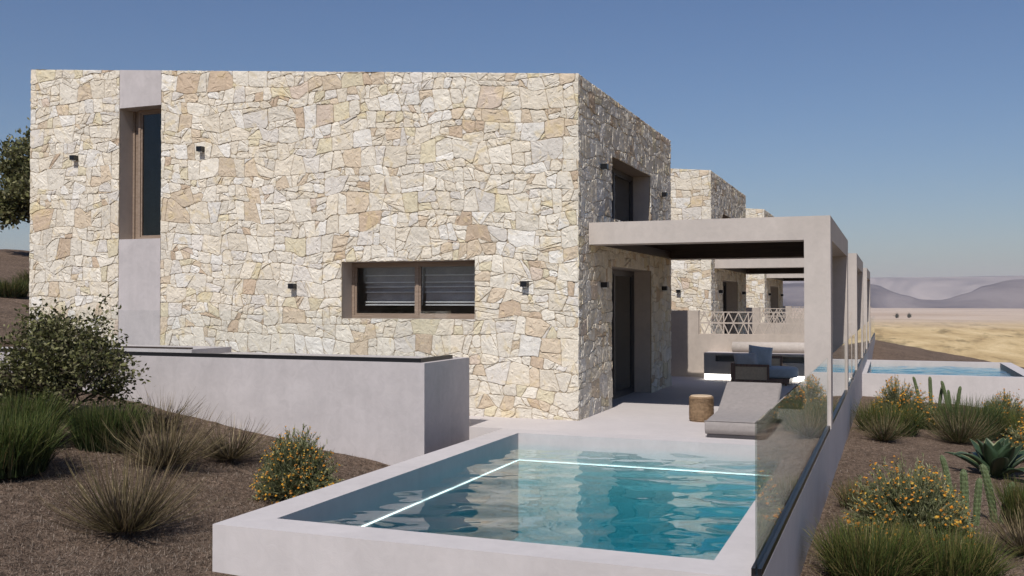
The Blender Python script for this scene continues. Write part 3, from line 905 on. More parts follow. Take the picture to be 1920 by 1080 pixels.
def hidden(x, y):
    return (-5.1 < x < -.96 and 6.82 < y < 59.1) or (-15.6 < x < -.96 and 13.35 < y < 59.1) or (-14.8 < x < -5.95 and 11.85 < y < 59.1)

def axis(spans):
    out = []
    for a, b_, s in spans:
        out += list(np.arange(a, b_ - 1e-6, s))
    return out + [spans[-1][1]]
xs = axis([(-160, -60, 6), (-60, -30, 1.5), (-30, -16.5, .5), (-16.5, 5.0, .12), (5, 12, .5), (12, 130, 6)])
ys = axis([(-120, -20, 6), (-20, 2, 1), (2, 14.5, .12), (14.5, 45, .3), (45, 75, .6), (75, 170, 5)])
V = np.array([(x, y, (-2.3 if hidden(x, y) else gz(x, y))) for x in xs for y in ys], dtype=np.float32)
ids = np.arange(len(xs) * len(ys)).reshape(len(xs), len(ys))
F = np.stack([ids[:-1, :-1].ravel(), ids[1:, :-1].ravel(), ids[1:, 1:].ravel(), ids[:-1, 1:].ravel()], 1)
g = meshobj('ground', V, F, M['ground'], smooth=True); tag(g, kind='structure')

# desert plain, well below the villas
rs = np.random.RandomState(5)
rad = [0, 60, 150, 300, 500, 800, 1200, 1700, 2300, 3000, 3800, 4800, 6000, 7500, 9000, 11000]
NA = 120; V = []; F = []
for i, r0 in enumerate(rad):
    for k in range(NA):
        a = 2 * math.pi * k / NA
        x, y = r0 * math.cos(a), r0 * math.sin(a)
        V.append((x, y, -30 + (2.2 * mnoise.noise((x * .0021, y * .0021, 1)) * min(1, r0 / 600))))
for i in range(len(rad) - 1):
    for k in range(NA):
        F.append((i * NA + k, i * NA + (k + 1) % NA, (i + 1) * NA + (k + 1) % NA, (i + 1) * NA + k))
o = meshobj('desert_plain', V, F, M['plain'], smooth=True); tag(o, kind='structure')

# mountain ridges round the plain (azimuth measured from +y towards +x, degrees)
def ridge(name, dist, depth, prof, mat, seed, rough):
    V = []; F = []; N = 720; L = 14
    for k in range(N):
        az = -180 + 360 * k / N
        h = prof(az)
        for j in range(L + 1):
            s = j / L
            r0 = dist + depth * s
            prof_s = math.sin(math.pi * min(1, s * 1.25) / 2) ** 1.1 if s < .8 else 1 - (s - .8) * 2
            x, y = r0 * math.sin(R(az)), r0 * math.cos(R(az))
            nz = mnoise.fractal((x * .0016 + seed, y * .0016, seed), 1.0, 2.1, 5)
            V.append((x, y, -31 + (h + 31) * max(0, prof_s) * (1 + rough * nz)))
    for k in range(N):
        for j in range(L):
            a = k * (L + 1) + j; b_ = ((k + 1) % N) * (L + 1) + j
            F.append((a, a + 1, b_ + 1, b_))
    o = meshobj(name, V, F, mat, smooth=True); tag(o, kind='structure')
def lerp_prof(pts):
    def f(az):
        for (a, ha), (b_, hb) in zip(pts, pts[1:]):
            if a <= az <= b_:
                t = (az - a) / (b_ - a); t = t * t * (3 - 2 * t); return ha + (hb - ha) * t
        return pts[-1][1]
    return f
near_p = lerp_prof([(-180, 60), (-120, 90), (-60, 50), (-30, 70), (-12, 40), (-6, 95), (-2.5, 108), (-0.9, 95), (0.6, 40), (1.6, 12), (2.6, 10), (3.6, 40), (4.8, 88), (6.0, 112), (8, 120), (14, 90), (40, 60), (90, 90), (180, 60)])
far_p = lerp_prof([(-180, 120), (-60, 110), (-8, 150), (-1, 168), (3, 170), (8, 172), (20, 150), (60, 120), (180, 120)])
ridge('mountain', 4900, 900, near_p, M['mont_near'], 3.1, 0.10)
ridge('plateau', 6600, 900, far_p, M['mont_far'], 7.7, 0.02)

# ------------------------------------------------------------------ plants
def blades(rs, n, base_r, h, spread, w, droop=0.3, segs=4, cols=((.05, .09, .02),), upright=1.0, hjit=.35, fan=False, tip=(1.5, 1.35, 1.0)):
    """grass blades as tapered strips; returns verts, quads, face colours"""
    ang = rs.uniform(0, 2 * np.pi, n); rr = base_r * np.sqrt(rs.uniform(0, 1, n))
    bx = rr * np.cos(ang); by = rr * np.sin(ang)
    lean_a = ang + rs.normal(0, .6, n)
    lean = spread * np.clip(np.abs(rs.normal(.60, .50, n)), 0, 1.9)
    if fan: lean = spread * np.sqrt(rs.uniform(.004, 1, n))
    L = h * (1 - hjit * rs.uniform(0, 1, n)); wd = w * rs.uniform(.6, 1.2, n)
    t = np.linspace(0, 1, segs + 1)
    th = lean[:, None] * ((1.20 - .52 * t[None, :]) if fan else (0.35 + t[None, :] * (0.65 + droop)))   # angle from vertical
    ds = L[:, None] / segs
    hx = np.cumsum(np.sin(th) * ds, 1) - np.sin(th[:, :1]) * ds; hz = np.cumsum(np.cos(th) * ds, 1) - np.cos(th[:, :1]) * ds
    x = bx[:, None] + hx * np.cos(lean_a)[:, None]; y = by[:, None] + hx * np.sin(lean_a)[:, None]; z = hz * upright
    wob = rs.normal(0, .012, (n, segs + 1)) * t[None, :] * h; x = x + wob; y = y + rs.normal(0, .012, (n, segs + 1)) * t[None, :] * h
    fa = rs.uniform(0, np.pi, n)                                    # blade facing
    ww = wd[:, None] * (1 - t[None, :] ** 1.5 * .88) * .5
    ox = ww * np.cos(fa)[:, None]; oy = ww * np.sin(fa)[:, None]
    P1 = np.stack([x - ox, y - oy, z], -1); P2 = np.stack([x + ox, y + oy, z], -1)
    V = np.stack([P1, P2], 2).reshape(-1, 3)                        # n,(segs+1),2
    base = (np.arange(n) * (segs + 1) * 2)[:, None]
    k = np.arange(segs)[None, :] * 2
    q = np.stack([base + k, base + k + 1, base + k + 3, base + k + 2], -1).reshape(-1, 4)
    ci = rs.randint(0, len(cols), n); C = np.array(cols)[ci] * rs.uniform(.65, 1.3, n)[:, None]
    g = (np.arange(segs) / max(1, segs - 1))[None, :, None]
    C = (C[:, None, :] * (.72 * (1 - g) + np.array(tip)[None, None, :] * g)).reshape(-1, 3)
    return V, q, C

def merge(parts):
    V = []; F = []; C = []; b0 = 0
    for v, f, c in parts:
        V.append(v); F.append(f + b0); C.append(c); b0 += len(v)
    return np.vstack(V), np.vstack(F), np.vstack(C)

GREEN = [(.052, .080, .022), (.072, .098, .030), (.038, .062, .02), (.10, .11, .04), (.16, .14, .07), (.07, .078, .03)]
DARKG = [(.026, .048, .015), (.042, .066, .021), (.062, .082, .03), (.10, .105, .05)]
DRY = [(.19, .148, .085), (.14, .108, .062), (.26, .21, .125), (.08, .06, .038), (.13, .115, .055)]
SAGE = [(.17, .185, .085), (.27, .275, .14), (.12, .14, .055), (.36, .355, .20)]

def place(name, x, y, label, cat, group, dz=0.0):
    return empty(name, (x, y, gz(x, y) - .01 + dz), label, cat, group)

def grass_tuft(name, x, y, label, r, h, n, cols, spread=.7, w=.008, droop=.6, seed=1, group='grass tufts in the garden', dead=None, sx=1.0, cat='grass'):
    rs = np.random.RandomState(seed)
    o = place(name, x, y, label, cat, group)
    n = int(n * 1.35); h *= 1.1; w *= 1.3
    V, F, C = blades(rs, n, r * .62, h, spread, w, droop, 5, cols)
    V[:, 0] *= sx
    meshobj('blades', V, F, M['plant'], o, cols=C)
    if dead:
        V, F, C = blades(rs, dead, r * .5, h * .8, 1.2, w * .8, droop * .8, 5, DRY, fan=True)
        V[:, 0] *= sx
        meshobj('dead_blades', V, F, M['plant'], o, cols=C)
    return o

def dry_shrub(name, x, y, label, r, h, n, seed, sx=1.0, cols=DRY, group='dry twiggy shrubs', spread=1.38):
    rs = np.random.RandomState(seed)
    o = place(name, x, y, label, 'dry shrub', group)
    n = int(n * .85)
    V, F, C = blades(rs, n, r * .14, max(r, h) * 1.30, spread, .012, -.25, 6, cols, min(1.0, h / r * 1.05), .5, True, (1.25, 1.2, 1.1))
    V[:, 0] *= sx; V[:, 2] += .05
    meshobj('twigs', V, F, M['plant'], o, cols=C)
    # woody stems at the heart
    b = MB()
    for k in range(26):
        a = rs.uniform(0, 6.28); l = rs.uniform(.3, .6) * h; t = rs.uniform(.2, 1.1)
        b.tube([(0.04 * math.cos(a), .04 * math.sin(a), -.03), (l * t * .5 * math.cos(a), l * t * .5 * math.sin(a), l * .55), (l * t * math.cos(a), l * t * math.sin(a), l)], [.011, .008, .004], 5)
    b.build('stems', M['bark'], o)
    return o

def flower_bush(name, x, y, label, r, h, n, nf, seed,  fcols=((.66, .25, .025), (.72, .34, .04), (.62, .38, .07), (.50, .22, .05)), fs=.016, group='yellow flowering bushes'):
    rs = np.random.RandomState(seed)
    o = place(name, x, y, label, 'flowering bush', group)
    # stems fan out to a dome, short narrow leaves along each stem
    parts = []
    ns = n
    az = rs.uniform(0, 2 * np.pi, ns); el = np.arccos(rs.uniform(0.02, 1, ns)) ; Ls = rs.uniform(.72, 1.0, ns)
    d = np.stack([np.sin(el) * np.cos(az) * r, np.sin(el) * np.sin(az) * r, np.cos(el) * h], 1) * Ls[:, None]
    d *= (1 + .10 * np.sin(3 * az + seed))[:, None]
    d[:, 2] += .05 * h
    t = np.linspace(0, 1, 5)
    mid = d[:, None, :] * t[None, :, None]; mid[:, :, 2] += (np.sin(t * np.pi) * .10 * h)[None, :]
    wv = .0035 * (1.2 - t)
    side_ = np.stack([-np.sin(az), np.cos(az), np.zeros(ns)], 1)
    P1 = mid - side_[:, None, :] * wv[None, :, None]; P2 = mid + side_[:, None, :] * wv[None, :, None]
    V = np.stack([P1, P2], 2).reshape(-1, 3); base = (np.arange(ns) * 10)[:, None]; k = np.arange(4)[None, :] * 2
    q = np.stack([base + k, base + k + 1, base + k + 3, base + k + 2], -1).reshape(-1, 4)
    C = np.repeat(np.array(SAGE)[rs.randint(0, 4, ns)] * rs.uniform(.6, 1.1, ns)[:, None], 4, 0)
    parts.append((V, q, C))
    # leaves
    nl = ns * 26
    si = rs.randint(0, ns, nl); tt = rs.uniform(.30, 1.0, nl) ** .8
    P = d[si] * tt[:, None]; P[:, 2] += np.sin(tt * np.pi) * .10 * h
    dirn = d[si] / np.linalg.norm(d[si], axis=1)[:, None] + rs.normal(0, .45, (nl, 3)); dirn[:, 2] += .25
    dirn /= np.linalg.norm(dirn, axis=1)[:, None]
    ll = rs.uniform(.03, .075, nl)[:, None]; sd = np.cross(dirn, rs.normal(0, 1, (nl, 3))); sd /= np.linalg.norm(sd, axis=1)[:, None] + 1e-6
    lw_ = rs.uniform(.003, .0065, nl)[:, None]
    V = np.stack([P - sd * lw_ * .6, P + sd * lw_ * .6, P + dirn * ll * .7 + sd * lw_, P + dirn * ll], 1).reshape(-1, 3)
    q = np.arange(nl * 4).reshape(-1, 4)
    C = np.array(SAGE)[rs.randint(0, 4, nl)] * rs.uniform(.7, 1.3, nl)[:, None]
    parts.append((V, q, C))
    V, F, C = merge(parts)
    meshobj('foliage', V, F, M['plant'], o, cols=C)
    # flower heads: little domed buttons of petals
    nf = int(nf * 1.1); fs *= 1.0; si = rs.randint(0, ns, nf); P = d[si] * rs.uniform(.92, 1.06, nf)[:, None]
    nrm = P / np.linalg.norm(P, axis=1)[:, None] + rs.normal(0, .35, (nf, 3)); nrm[:, 2] += .4; nrm[:, 1] -= .25; nrm /= np.linalg.norm(nrm, axis=1)[:, None]
    VV = []; FF = []; CC = []; fc = np.array(fcols)
    for i in range(nf):
        nn = Vector(nrm[i]); a = nn.orthogonal().normalized(); c = nn.cross(a); s = fs * rs.uniform(.6, 1.25); b0 = len(VV)
        col = fc[rs.randint(0, len(fc))] * rs.uniform(.75, 1.1)
        p = Vector(P[i]); VV.append(tuple(p + nn * s * .55)); m = 7
        for k2 in range(m):
            w = 2 * math.pi * k2 / m; f = 1.0 if k2 % 2 == 0 else .8
            VV.append(tuple(p + (a * math.cos(w) + c * math.sin(w)) * s * f))
        VV.append(tuple(p - nn * s * .5))
        for k2 in range(m):
            FF.append((b0, b0 + 1 + k2, b0 + 1 + (k2 + 1) % m)); CC.append(col)
            FF.append((b0 + m + 1, b0 + 1 + (k2 + 1) % m, b0 + 1 + k2)); CC.append(col * .6)
    meshobj('blossoms', VV, FF, M['flower'], o, cols=CC)
    return o

def leafy(name, x, y, label, cat, height, width, seed, nleaf, lsize, trunk_r=.03, bole=.0, group=None, cols=None, nmain=9, dz=0, lean=(0, 0), flat=.8):
    """branching bush or tree: tapered limbs, twigs, single leaves on the twigs"""
    rnd = random.Random(seed); rs = np.random.RandomState(seed)
    o = place(name, x, y, label, cat, group, dz)
    b = MB(); tips = []
    def limb(p, d, L, r, lvl):
        pts = [p]; q = p; dd = d.copy(); n = 5
        for i in range(n):
            dd = (dd + Vector((rnd.gauss(0, .16), rnd.gauss(0, .16), rnd.gauss(.03, .12)))).normalized()
            q = q + dd * L / n; pts.append(q)
            if lvl >= 1: tips.append((q, dd, lvl))
            if lvl < 3 and i >= 1:
                for _ in range(2 if lvl == 0 else (2 if rnd.random() < .75 else 1)):
                    nd = (dd + Vector((rnd.gauss(0, .75), rnd.gauss(0, .75), rnd.gauss(.1, .45)))).normalized()
                    limb(q, nd, L * rnd.uniform(.42, .62), r * .5 * (1 - i / n * .4), lvl + 1)
        b.tube(pts, [r * (1 - .75 * i / n) for i in range(n + 1)], 6 if lvl < 2 else 4, False)
    if bole > 0:
        top = Vector((lean[0], lean[1], bole))
        b.tube([Vector((0, 0, -.1)), top * .4 + Vector((.05, .02, 0)), top], [trunk_r * 1.4, trunk_r * 1.1, trunk_r], 8)
        start = top
    else: start = Vector((0, 0, -.03))
    for k in range(nmain):
        a = 2 * math.pi * k / nmain + rnd.uniform(-.3, .3); e = rnd.uniform(.25, 1.15)
        d = Vector((math.sin(e) * math.cos(a) * width / height * 1.1, math.sin(e) * math.sin(a) * width / height * 1.1, math.cos(e))).normalized()
        limb(start, d, (height - bole) * rnd.uniform(.55, .72) * (1 if e < .8 else .9), trunk_r * (.7 if bole else .6), 0)
    b.build('trunk', M['bark'], o)
    cols = cols or [(.095, .098, .032), (.15, .15, .055), (.27, .255, .13), (.048, .052, .018)]
    P = np.array([list(t[0]) for t in tips]); D = np.array([list(t[1]) for t in tips])
    idx = rs.randint(0, len(P), nleaf)
    pos = P[idx] + rs.normal(0, lsize * .85, (nleaf, 3))
    dirn = D[idx] + rs.normal(0, .8, (nleaf, 3)); dirn /= np.linalg.norm(dirn, axis=1)[:, None]
    sd = np.cross(dirn, rs.normal(0, 1, (nleaf, 3))); sd /= np.linalg.norm(sd, axis=1)[:, None] + 1e-6
    L = lsize * rs.uniform(.6, 1.3, nleaf)[:, None]; W = L * rs.uniform(.22, .34, nleaf)[:, None]
    V = np.stack([pos, pos + dirn * L * .5 + sd * W, pos + dirn * L, pos + dirn * L * .5 - sd * W], 1).reshape(-1, 3)
    q = np.arange(nleaf * 4).reshape(-1, 4)
    C = np.array(cols)[rs.randint(0, len(cols), nleaf)] * rs.uniform(.6, 1.4, nleaf)[:, None]
    meshobj('crown', V, q, M['plant'], o, cols=C)
    return o

def cactus(name, x, y, label, cols_, seed, group='columnar cacti'):
    """cols_: list of (dx, dy, height, radius, lean_x, lean_y)"""
    rs = np.random.RandomState(seed)
    o = place(name, x, y, label, 'cactus', group)
    for (dx, dy, h, r, lx, ly) in cols_:
        V = []; F = []; C = []; NR = 9; NS = NR * 2; NL = max(14, int(h / .018))
        for i in range(NL + 1):
            t = i / NL; z = h * t
            rad = r * (0.86 + .14 * math.sin(t * 3)) * (1 + .05 * math.sin(i * 2.1))
            e = (h - z) / (r * 1.5)
            if e < 1: rad *= math.sqrt(max(0.0, 1 - (1 - e) ** 2)) + .02
            cx_, cy_ = dx + lx * t ** 1.5, dy + ly * t ** 1.5
            for k in range(NS):
                a = 2 * math.pi * k / NS; q = rad * .76 * (1 if k % 2 == 0 else .86)
                V.append((cx_ + q * math.cos(a), cy_ + q * math.sin(a), z - .02))
        for i in range(NL):
            for k in range(NS):
                k2 = (k + 1) % NS
                F.append((i * NS + k, i * NS + k2, (i + 1) * NS + k2, (i + 1) * NS + k))
                base = np.array((.10, .128, .056)) * (1.0 + .16 * math.sin(i * 1.3 + k * 1.7)) * (1.12 if k % 2 else .92); C.append(base)
        F.append(tuple(NL * NS + k for k in range(NS))); C.append((.12, .15, .07))
        st = meshobj('stem', V, F, M['cactus'], o, cols=C, smooth=False)
        # spines along the ribs
        nsn = int(NL * NR * 0.8); VV = []; FF = []; CC = []
        for _ in range(nsn):
            i = rs.randint(1, NL); k = rs.randint(0, NR) * 2
            p = Vector(V[i * NS + k]); c = Vector((dx + lx * (i / NL) ** 1.5, dy + ly * (i / NL) ** 1.5, p.z)); n_ = (p - c).normalized()
            d = (n_ + Vector(rs.normal(0, .5, 3))).normalized() * .016; s = d.orthogonal().normalized() * .0012
            b0 = len(VV); VV += [tuple(p - s), tuple(p + s), tuple(p + d)]; FF.append((b0, b0 + 1, b0 + 2)); CC.append((.42, .40, .28))
        meshobj('spines', VV, FF, M['cactus'], st, cols=CC)
    return o

def agave(name, x, y, label, r, seed, dz=0):
    rs = np.random.RandomState(seed)
    o = place(name, x, y, label, 'agave', None, dz)
    nlf = 20
    for i in range(nlf):
        t = i / nlf
        a = i * 2.399 + rs.normal(0, .12); e0 = .10 + .95 * t + rs.normal(0, .06)   # start angle from vertical
        curl = rs.uniform(.15, .5) + (1.5 if t > .55 and rs.rand() < .65 else .15) * t
        L = r * (1.02 + .30 * t) * rs.uniform(.9, 1.1); W = r * .178 * rs.uniform(.9, 1.12); n = 12
        V = []; F = []; C = []
        px, pz = .02 + .03 * t, .0; th = e0
        for j in range(n + 1):
            s = j / n
            w = W * (1.0 if s < .02 else (0.62 + 1.55 * s * (1 - s) * 1.35) if s < .55 else 1.14 * (1 - ((s - .55) / .45) ** 1.7) + .01)
            w = max(.002, w); dep = w * .34 * (1 - s * .5)
            ct, sn = math.cos(a), math.sin(a)
            row = [(-w, dep), (-w * .86, dep * .72), (-w * .4, dep * .05), (0, -.0), (w * .4, dep * .05), (w * .86, dep * .72), (w, dep), (w * .5, -dep * .55 - .006), (0, -dep * .8 - .010), (-w * .5, -dep * .55 - .006)]
            nx_, nz_ = -math.cos(th), math.sin(th)      # up-side normal of leaf in r,z plane
            for (u, v) in row:
                rr_ = px + nx_ * v; zz_ = pz + nz_ * v
                V.append((rr_ * ct - u * sn, rr_ * sn + u * ct, zz_))
            px += math.sin(th) * L / n; pz += math.cos(th) * L / n; th += curl * (s ** 1.3) * 3.0 / n
        K = 10
        g0 = np.array((.032, .056, .027)) * rs.uniform(.8, 1.25)
        for j in range(n):
            for k in range(K):
                k2 = (k + 1) % K
                F.append((j * K + k, j * K + k2, (j + 1) * K + k2, (j + 1) * K + k))
                C.append((.30, .31, .15) if k in (0, 5) else g0 * (1 + .1 * math.sin(j)))
        meshobj('leaf', V, F, M['agave'], o, cols=C, smooth=True)
    return o

# left garden
leafy('leafy_shrub', -10.22, 9.81, 'large dark leafy shrub with open branches in front of the raised terrace wall', 'shrub', 1.44, 1.3, 21, 15500, .062, .032, .14, nmain=14)
grass_tuft('grass_tuft', -8.95, 7.75, 'tall bright green grass mass at the left edge below the leafy shrub', .80, .64, 1900, DARKG + GREEN[:2], .55, .011, .5, 31, dead=220)
grass_tuft('grass_tuft', -9.75, 8.75, 'tall green grass mass behind and left of the dry twig shrub', .62, .60, 1300, DARKG + GREEN[:2], .6, .010, .5, 32, dead=160)
grass_tuft('grass_tuft', -9.05, 9.45, 'upright dark green grass right under the leafy shrub', .6, .56, 1000, DARKG, .5, .011, .25, 33)
grass_tuft('grass_tuft', -11.5, 10.4, 'short green tuft at the left edge behind the leafy shrub', .5, .45, 500, GREEN, .6, .008, .6, 34, dead=150)
dry_shrub('dry_shrub', -6.66, 7.19, 'fan-shaped dry twig shrub standing alone in the left foreground', .72, .74, 780, 41)
dry_shrub('dry_shrub', -8.0, 9.25, 'darker dry shrub just behind the foreground twig shrub', .72, .66, 640, 42)
dry_shrub('dry_shrub', -9.35, 10.75, 'sparse dry shrub near the raised wall right of the leafy shrub', .7, .48, 260, 43)
dry_shrub('dry_shrub', -7.77, 10.17, 'low spreading dry shrub left of the left yellow flowering bush', .66, .46, 520, 44, cols=DRY + [(.075, .06, .035)])
flower_bush('flowering_bush', -6.25, 9.35, 'round yellow flowering bush left of the pool corner', .50, .78, 800, 700, 51, fs=.014)
# hillside left of the villa
leafy('olive_tree', -32.2, 30.5, 'dark bushy tree on the hill crest at the left edge', 'tree', 5.1, 4.2, 61, 26000, .20, .085, 1.3, nmain=8, dz=-.3, lean=(-.25, -.1))
grass_tuft('grass_tuft', -22.7, 20.0, 'larger green grass clump on the brown hillside', .75, .55, 700, DARKG + [(.12, .12, .05)], .8, .016, .5, 71, dead=200)
grass_tuft('grass_tuft', -24.2, 22.4, 'smaller olive clump farther up on the brown hillside', .8, .7, 500, [(.08, .085, .035), (.06, .07, .03)], .8, .016, .5, 72, dead=250)

# right garden
flower_bush('flowering_bush', 0.18, 24.0, 'yellow flowering bush behind green grass next to the terrace edge', .78, 1.06, 800, 480, 52, fs=.024)
grass_tuft('grass_tuft', -0.05, 22.3, 'green grass clump in front of the flowering bush next to the terrace edge', .9, .72, 800, GREEN, .75, .012, .6, 81)
dry_shrub('dry_shrub', -0.12, 20.75, 'half-dry spiky tuft at the foot of the terrace edge', .56, .55, 560, 45, cols=DRY + GREEN[:2])
grass_tuft('grass_tuft', 0.80, 24.3, 'green grass clump in the gap below the distant small cacti', .65, .58, 700, GREEN, .7, .012, .5, 82)
cactus('columnar_cactus', 0.72, 25.9, 'single thin leaning cactus right of the distant flowering bush', [(0, 0, 1.12, .055, -.20, 0)], 91)
cactus('columnar_cactus', 0.98, 26.4, 'pair of distant upright cactus columns before the pale pool wall', [(-.04, 0, 1.08, .062, -.03, 0), (.12, .03, .86, .055, .10, 0)], 92)
cactus('columnar_cactus', 1.36, 26.2, 'distant forked cactus with three columns before the pale pool wall', [(-.02, 0, 1.02, .06, -.17, 0), (.02, .05, .80, .05, -.06, 0), (.13, 0, .90, .06, .10, 0)], 93)
dry_shrub('dry_shrub', 1.30, 21.9, 'wide half-dry tuft in the middle of the far right bed', .78, .72, 800, 46, cols=DRY + GREEN[:2] + [(.09, .11, .04)])
grass_tuft('grass_tuft', 1.62, 23.2, 'blue-green spiky grass behind the wide half-dry tuft', .8, .90, 800, [(.05, .08, .04), (.07, .10, .05), (.06, .09, .03)], .62, .012, .3, 83, dead=200)
flower_bush('flowering_bush', 2.50, 25.4, 'distant yellow flowering bush at the right edge below the pool wall', .62, .90, 700, 380, 53, fs=.022)
grass_tuft('grass_tuft', 2.10, 23.7, 'green grass clump below the distant right edge flowering bush', .7, .62, 700, GREEN, .7, .012, .5, 84)
grass_tuft('grass_tuft', 2.75, 23.0, 'grass clump cut by the right edge above the agave', .6, .75, 500, GREEN, .5, .012, .5, 85)
flower_bush('flowering_bush', 2.45, 20.2, 'yellow flowering bush right behind the agave', .60, .80, 600, 400, 54, fs=.02)
agave('agave', 1.60, 17.75, 'dark green agave rosette with pale leaf margins', .66, 101)
flower_bush('flowering_bush', 0.22, 11.75, 'largest yellow flowering bush beside the glass railing', .74, .90, 1300, 720, 55, fs=.017)
grass_tuft('grass_tuft', -0.42, 13.3, 'small olive grass tuft between the rail wall and the largest flowering bush', .30, .42, 260, [(.08, .09, .035), (.06, .085, .025)] + DRY[:2], .75, .008, .5, 86)
cactus('columnar_cactus', 0.80, 14.9, 'single ribbed cactus column leaning behind the largest flowering bush', [(-.02, 0, .68, .058, -.12, 0)], 94)
cactus('columnar_cactus', 0.90, 13.3, 'pair of ribbed cactus columns right of the largest flowering bush', [(-.045, 0, .72, .066, -.02, 0), (.075, .03, .62, .058, .045, 0)], 95)
cactus('columnar_cactus', 1.24, 13.7, 'near ribbed cactus cluster with three columns spreading at the right', [(-.03, 0, .76, .066, -.13, 0), (.06, -.03, .56, .062, .12, 0), (.14, .06, .42, .05, .03, 0)], 96)
grass_tuft('grass_tuft', -0.20, 9.75, 'dense green grass tuft beside the rail wall at the bottom edge', .55, .60, 1100, GREEN, .66, .010, .55, 87, dead=150)
grass_tuft('grass_tuft', 0.50, 10.0, 'dense green grass tuft at the bottom edge under the largest flowering bush', .55, .58, 1100, GREEN, .66, .010, .55, 88, dead=250)
grass_tuft('grass_tuft', 1.60, 13.6, 'upright green grass tuft at the right edge behind the dry tuft', .42, .62, 600, GREEN, .45, .010, .4, 89)
dry_shrub('dry_shrub', 1.36, 11.9, 'pale dry tuft cut by the right edge beside the near cacti', .52, .46, 520, 47, cols=DRY)

# far specks on the plain
for k, (x, y) in enumerate(((12, 2010), (34, 2030))):
    pl = bpy.data.objects.new('desert_tree', None); COL.objects.link(pl); pl.location = (x, y, -30.5)
    tag(pl, ('left' if k == 0 else 'right') + ' one of two tiny dark trees far out on the plain', 'tree', 'two tiny trees on the plain')
    rs = np.random.RandomState(200 + k)
    n = 700; P = rs.normal(0, 1, (n, 3)) * (1.3, 1.3, 1.9) + (0, 0, 4.6); D = rs.normal(0, 1, (n, 3)) * .55; E = rs.normal(0, 1, (n, 3)) * .55
    V = np.stack([P, P + D, P + D + E, P + E], 1).reshape(-1, 3)
    meshobj('crown', V, np.arange(n * 4).reshape(-1, 4), M['plant'], pl, cols=np.tile((.05, .06, .03), (n, 1)))
    MB().tube([(0, 0, -1), (.2, 0, 2.5), (0, 0, 5.5)], [.4, .3, .15], 7).build('trunk', M['bark'], pl)

# short dead grass and bark litter over the mulch
def litter(n, seed):
    rs = np.random.RandomState(seed)
    pts = []
    cam_ = np.array((0, 0))
    while len(pts) < n:
        m = 20000
        left = rs.rand(m) < .55
        x = np.where(left, rs.uniform(-13.6, -5.28, m), rs.uniform(-.78, 4.2, m)); y = np.where(left, rs.uniform(4.2, 11.68, m), rs.uniform(6.4, 31, m) ** 1.0)
        dist = np.hypot(x, y); keep = rs.rand(m) < np.clip(9.0 / dist, 0, 1) ** 1.6
        for a, b_ in zip(x[keep], y[keep]): pts.append((a, b_))
    pts = pts[:n]
    P = np.array([(a, b_, gz(a, b_)) for a, b_ in pts])
    L = rs.uniform(.015, .055, n)[:, None]; az = rs.uniform(0, 2 * np.pi, n); e = np.abs(rs.normal(.25, .55, n))
    D = np.stack([np.cos(az) * np.cos(e), np.sin(az) * np.cos(e), np.sin(e)], 1)
    S = np.stack([-np.sin(az), np.cos(az), np.zeros(n)], 1) * rs.uniform(.0012, .0032, n)[:, None]
    P[:, 2] += rs.uniform(-.002, .008, n)
    V = np.stack([P - S, P + S, P + D * L + S * .4, P + D * L - S * .4], 1).reshape(-1, 3)
    cols = np.array([(.31, .24, .18), (.20, .15, .11), (.10, .07, .052), (.44, .365, .29), (.045, .032, .025)])
    C = cols[rs.choice(5, n, p=[.3, .3, .18, .12, .10])] * rs.uniform(.7, 1.2, n)[:, None]
    o = meshobj('dead_grass_litter', V, np.arange(n * 4).reshape(-1, 4), M['plant'], cols=C)
    tag(o, 'short dead grass fibres and mulch litter over the garden soil', 'mulch litter', kind='stuff')
litter(190000, 3)

# ------------------------------------------------------------------ air
HAZE = 0.00007
hz = NT('valley_haze')
pv = hz.n('ShaderNodeVolumePrincipled'); pv.inputs['Color'].default_value = (0.88, 0.87, 1.0, 1); pv.inputs['Density'].default_value = HAZE
pv.inputs['Anisotropy'].default_value = 0.3
hz.l(pv.outputs[0], hz.out.inputs['Volume'])
hb = MB().box(-11500, 11500, -11500, 11500, -36, 260).build('haze', hz.m); tag(hb, kind='stuff')
hb['label'] = 'thin blue haze filling the valley air'; hb['category'] = 'haze'

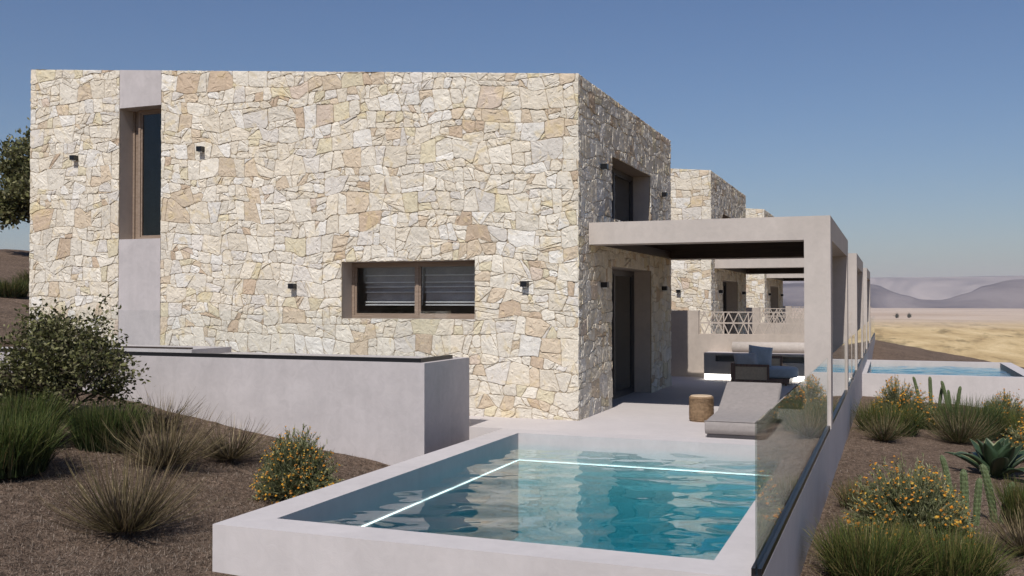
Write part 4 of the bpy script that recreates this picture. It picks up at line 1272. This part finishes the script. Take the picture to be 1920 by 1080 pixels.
# ------------------------------------------------------------------ light
sun_dir = Vector((-0.046, 0.86, -1.0)).normalized()       # direction the light travels
sl = bpy.data.lights.new('sun', 'SUN'); sl.energy = 4.3; sl.angle = R(0.5); sl.color = (1.0, 0.955, 0.905)
so = bpy.data.objects.new('sun', sl); COL.objects.link(so); so.rotation_euler = sun_dir.to_track_quat('-Z', 'Y').to_euler()
w = bpy.data.worlds.new('World'); scene.world = w; w.use_nodes = True
nt = w.node_tree; nt.nodes.clear()
sky = nt.nodes.new('ShaderNodeTexSky'); sky.sky_type = 'NISHITA'; sky.sun_disc = False
to_sun = -sun_dir
sky.sun_elevation = math.asin(to_sun.z); sky.sun_rotation = math.atan2(to_sun.x, to_sun.y)
sky.air_density = 1.3; sky.dust_density = 0.6; sky.ozone_density = 3.5; sky.altitude = 200
tn = nt.nodes.new('ShaderNodeMix'); tn.data_type = 'RGBA'; tn.blend_type = 'MULTIPLY'; tn.inputs[0].default_value = 1; tn.inputs[7].default_value = (0.79, 0.88, 1.09, 1)
nt.links.new(sky.outputs[0], tn.inputs[6])
bg = nt.nodes.new('ShaderNodeBackground'); bg.inputs['Strength'].default_value = 0.068
ow = nt.nodes.new('ShaderNodeOutputWorld'); nt.links.new(tn.outputs[2], bg.inputs[0]); nt.links.new(bg.outputs[0], ow.inputs[0])

# ------------------------------------------------------------------ camera
cd = bpy.data.cameras.new('camera'); cd.sensor_width = 36; cd.lens = 1825 / 1920 * 36; cd.clip_end = 40000; cd.clip_start = 0.05
co = bpy.data.objects.new('camera', cd); COL.objects.link(co); co.location = (0, 0, 1.85)
co.rotation_euler = (R(90) + math.atan(25 / 1825), 0, math.atan(709 / 1825))
scene.camera = co

scene.view_settings.view_transform = 'Standard'; scene.view_settings.look = 'None'
scene.view_settings.exposure = 0; scene.view_settings.gamma = 1
cy = scene.cycles
cy.use_denoising = True; cy.max_bounces = 10; cy.transparent_max_bounces = 16; cy.transmission_bounces = 8; cy.glossy_bounces = 5
cy.volume_bounces = 1; cy.caustics_refractive = True; cy.caustics_reflective = False; cy.sample_clamp_indirect = 4.0
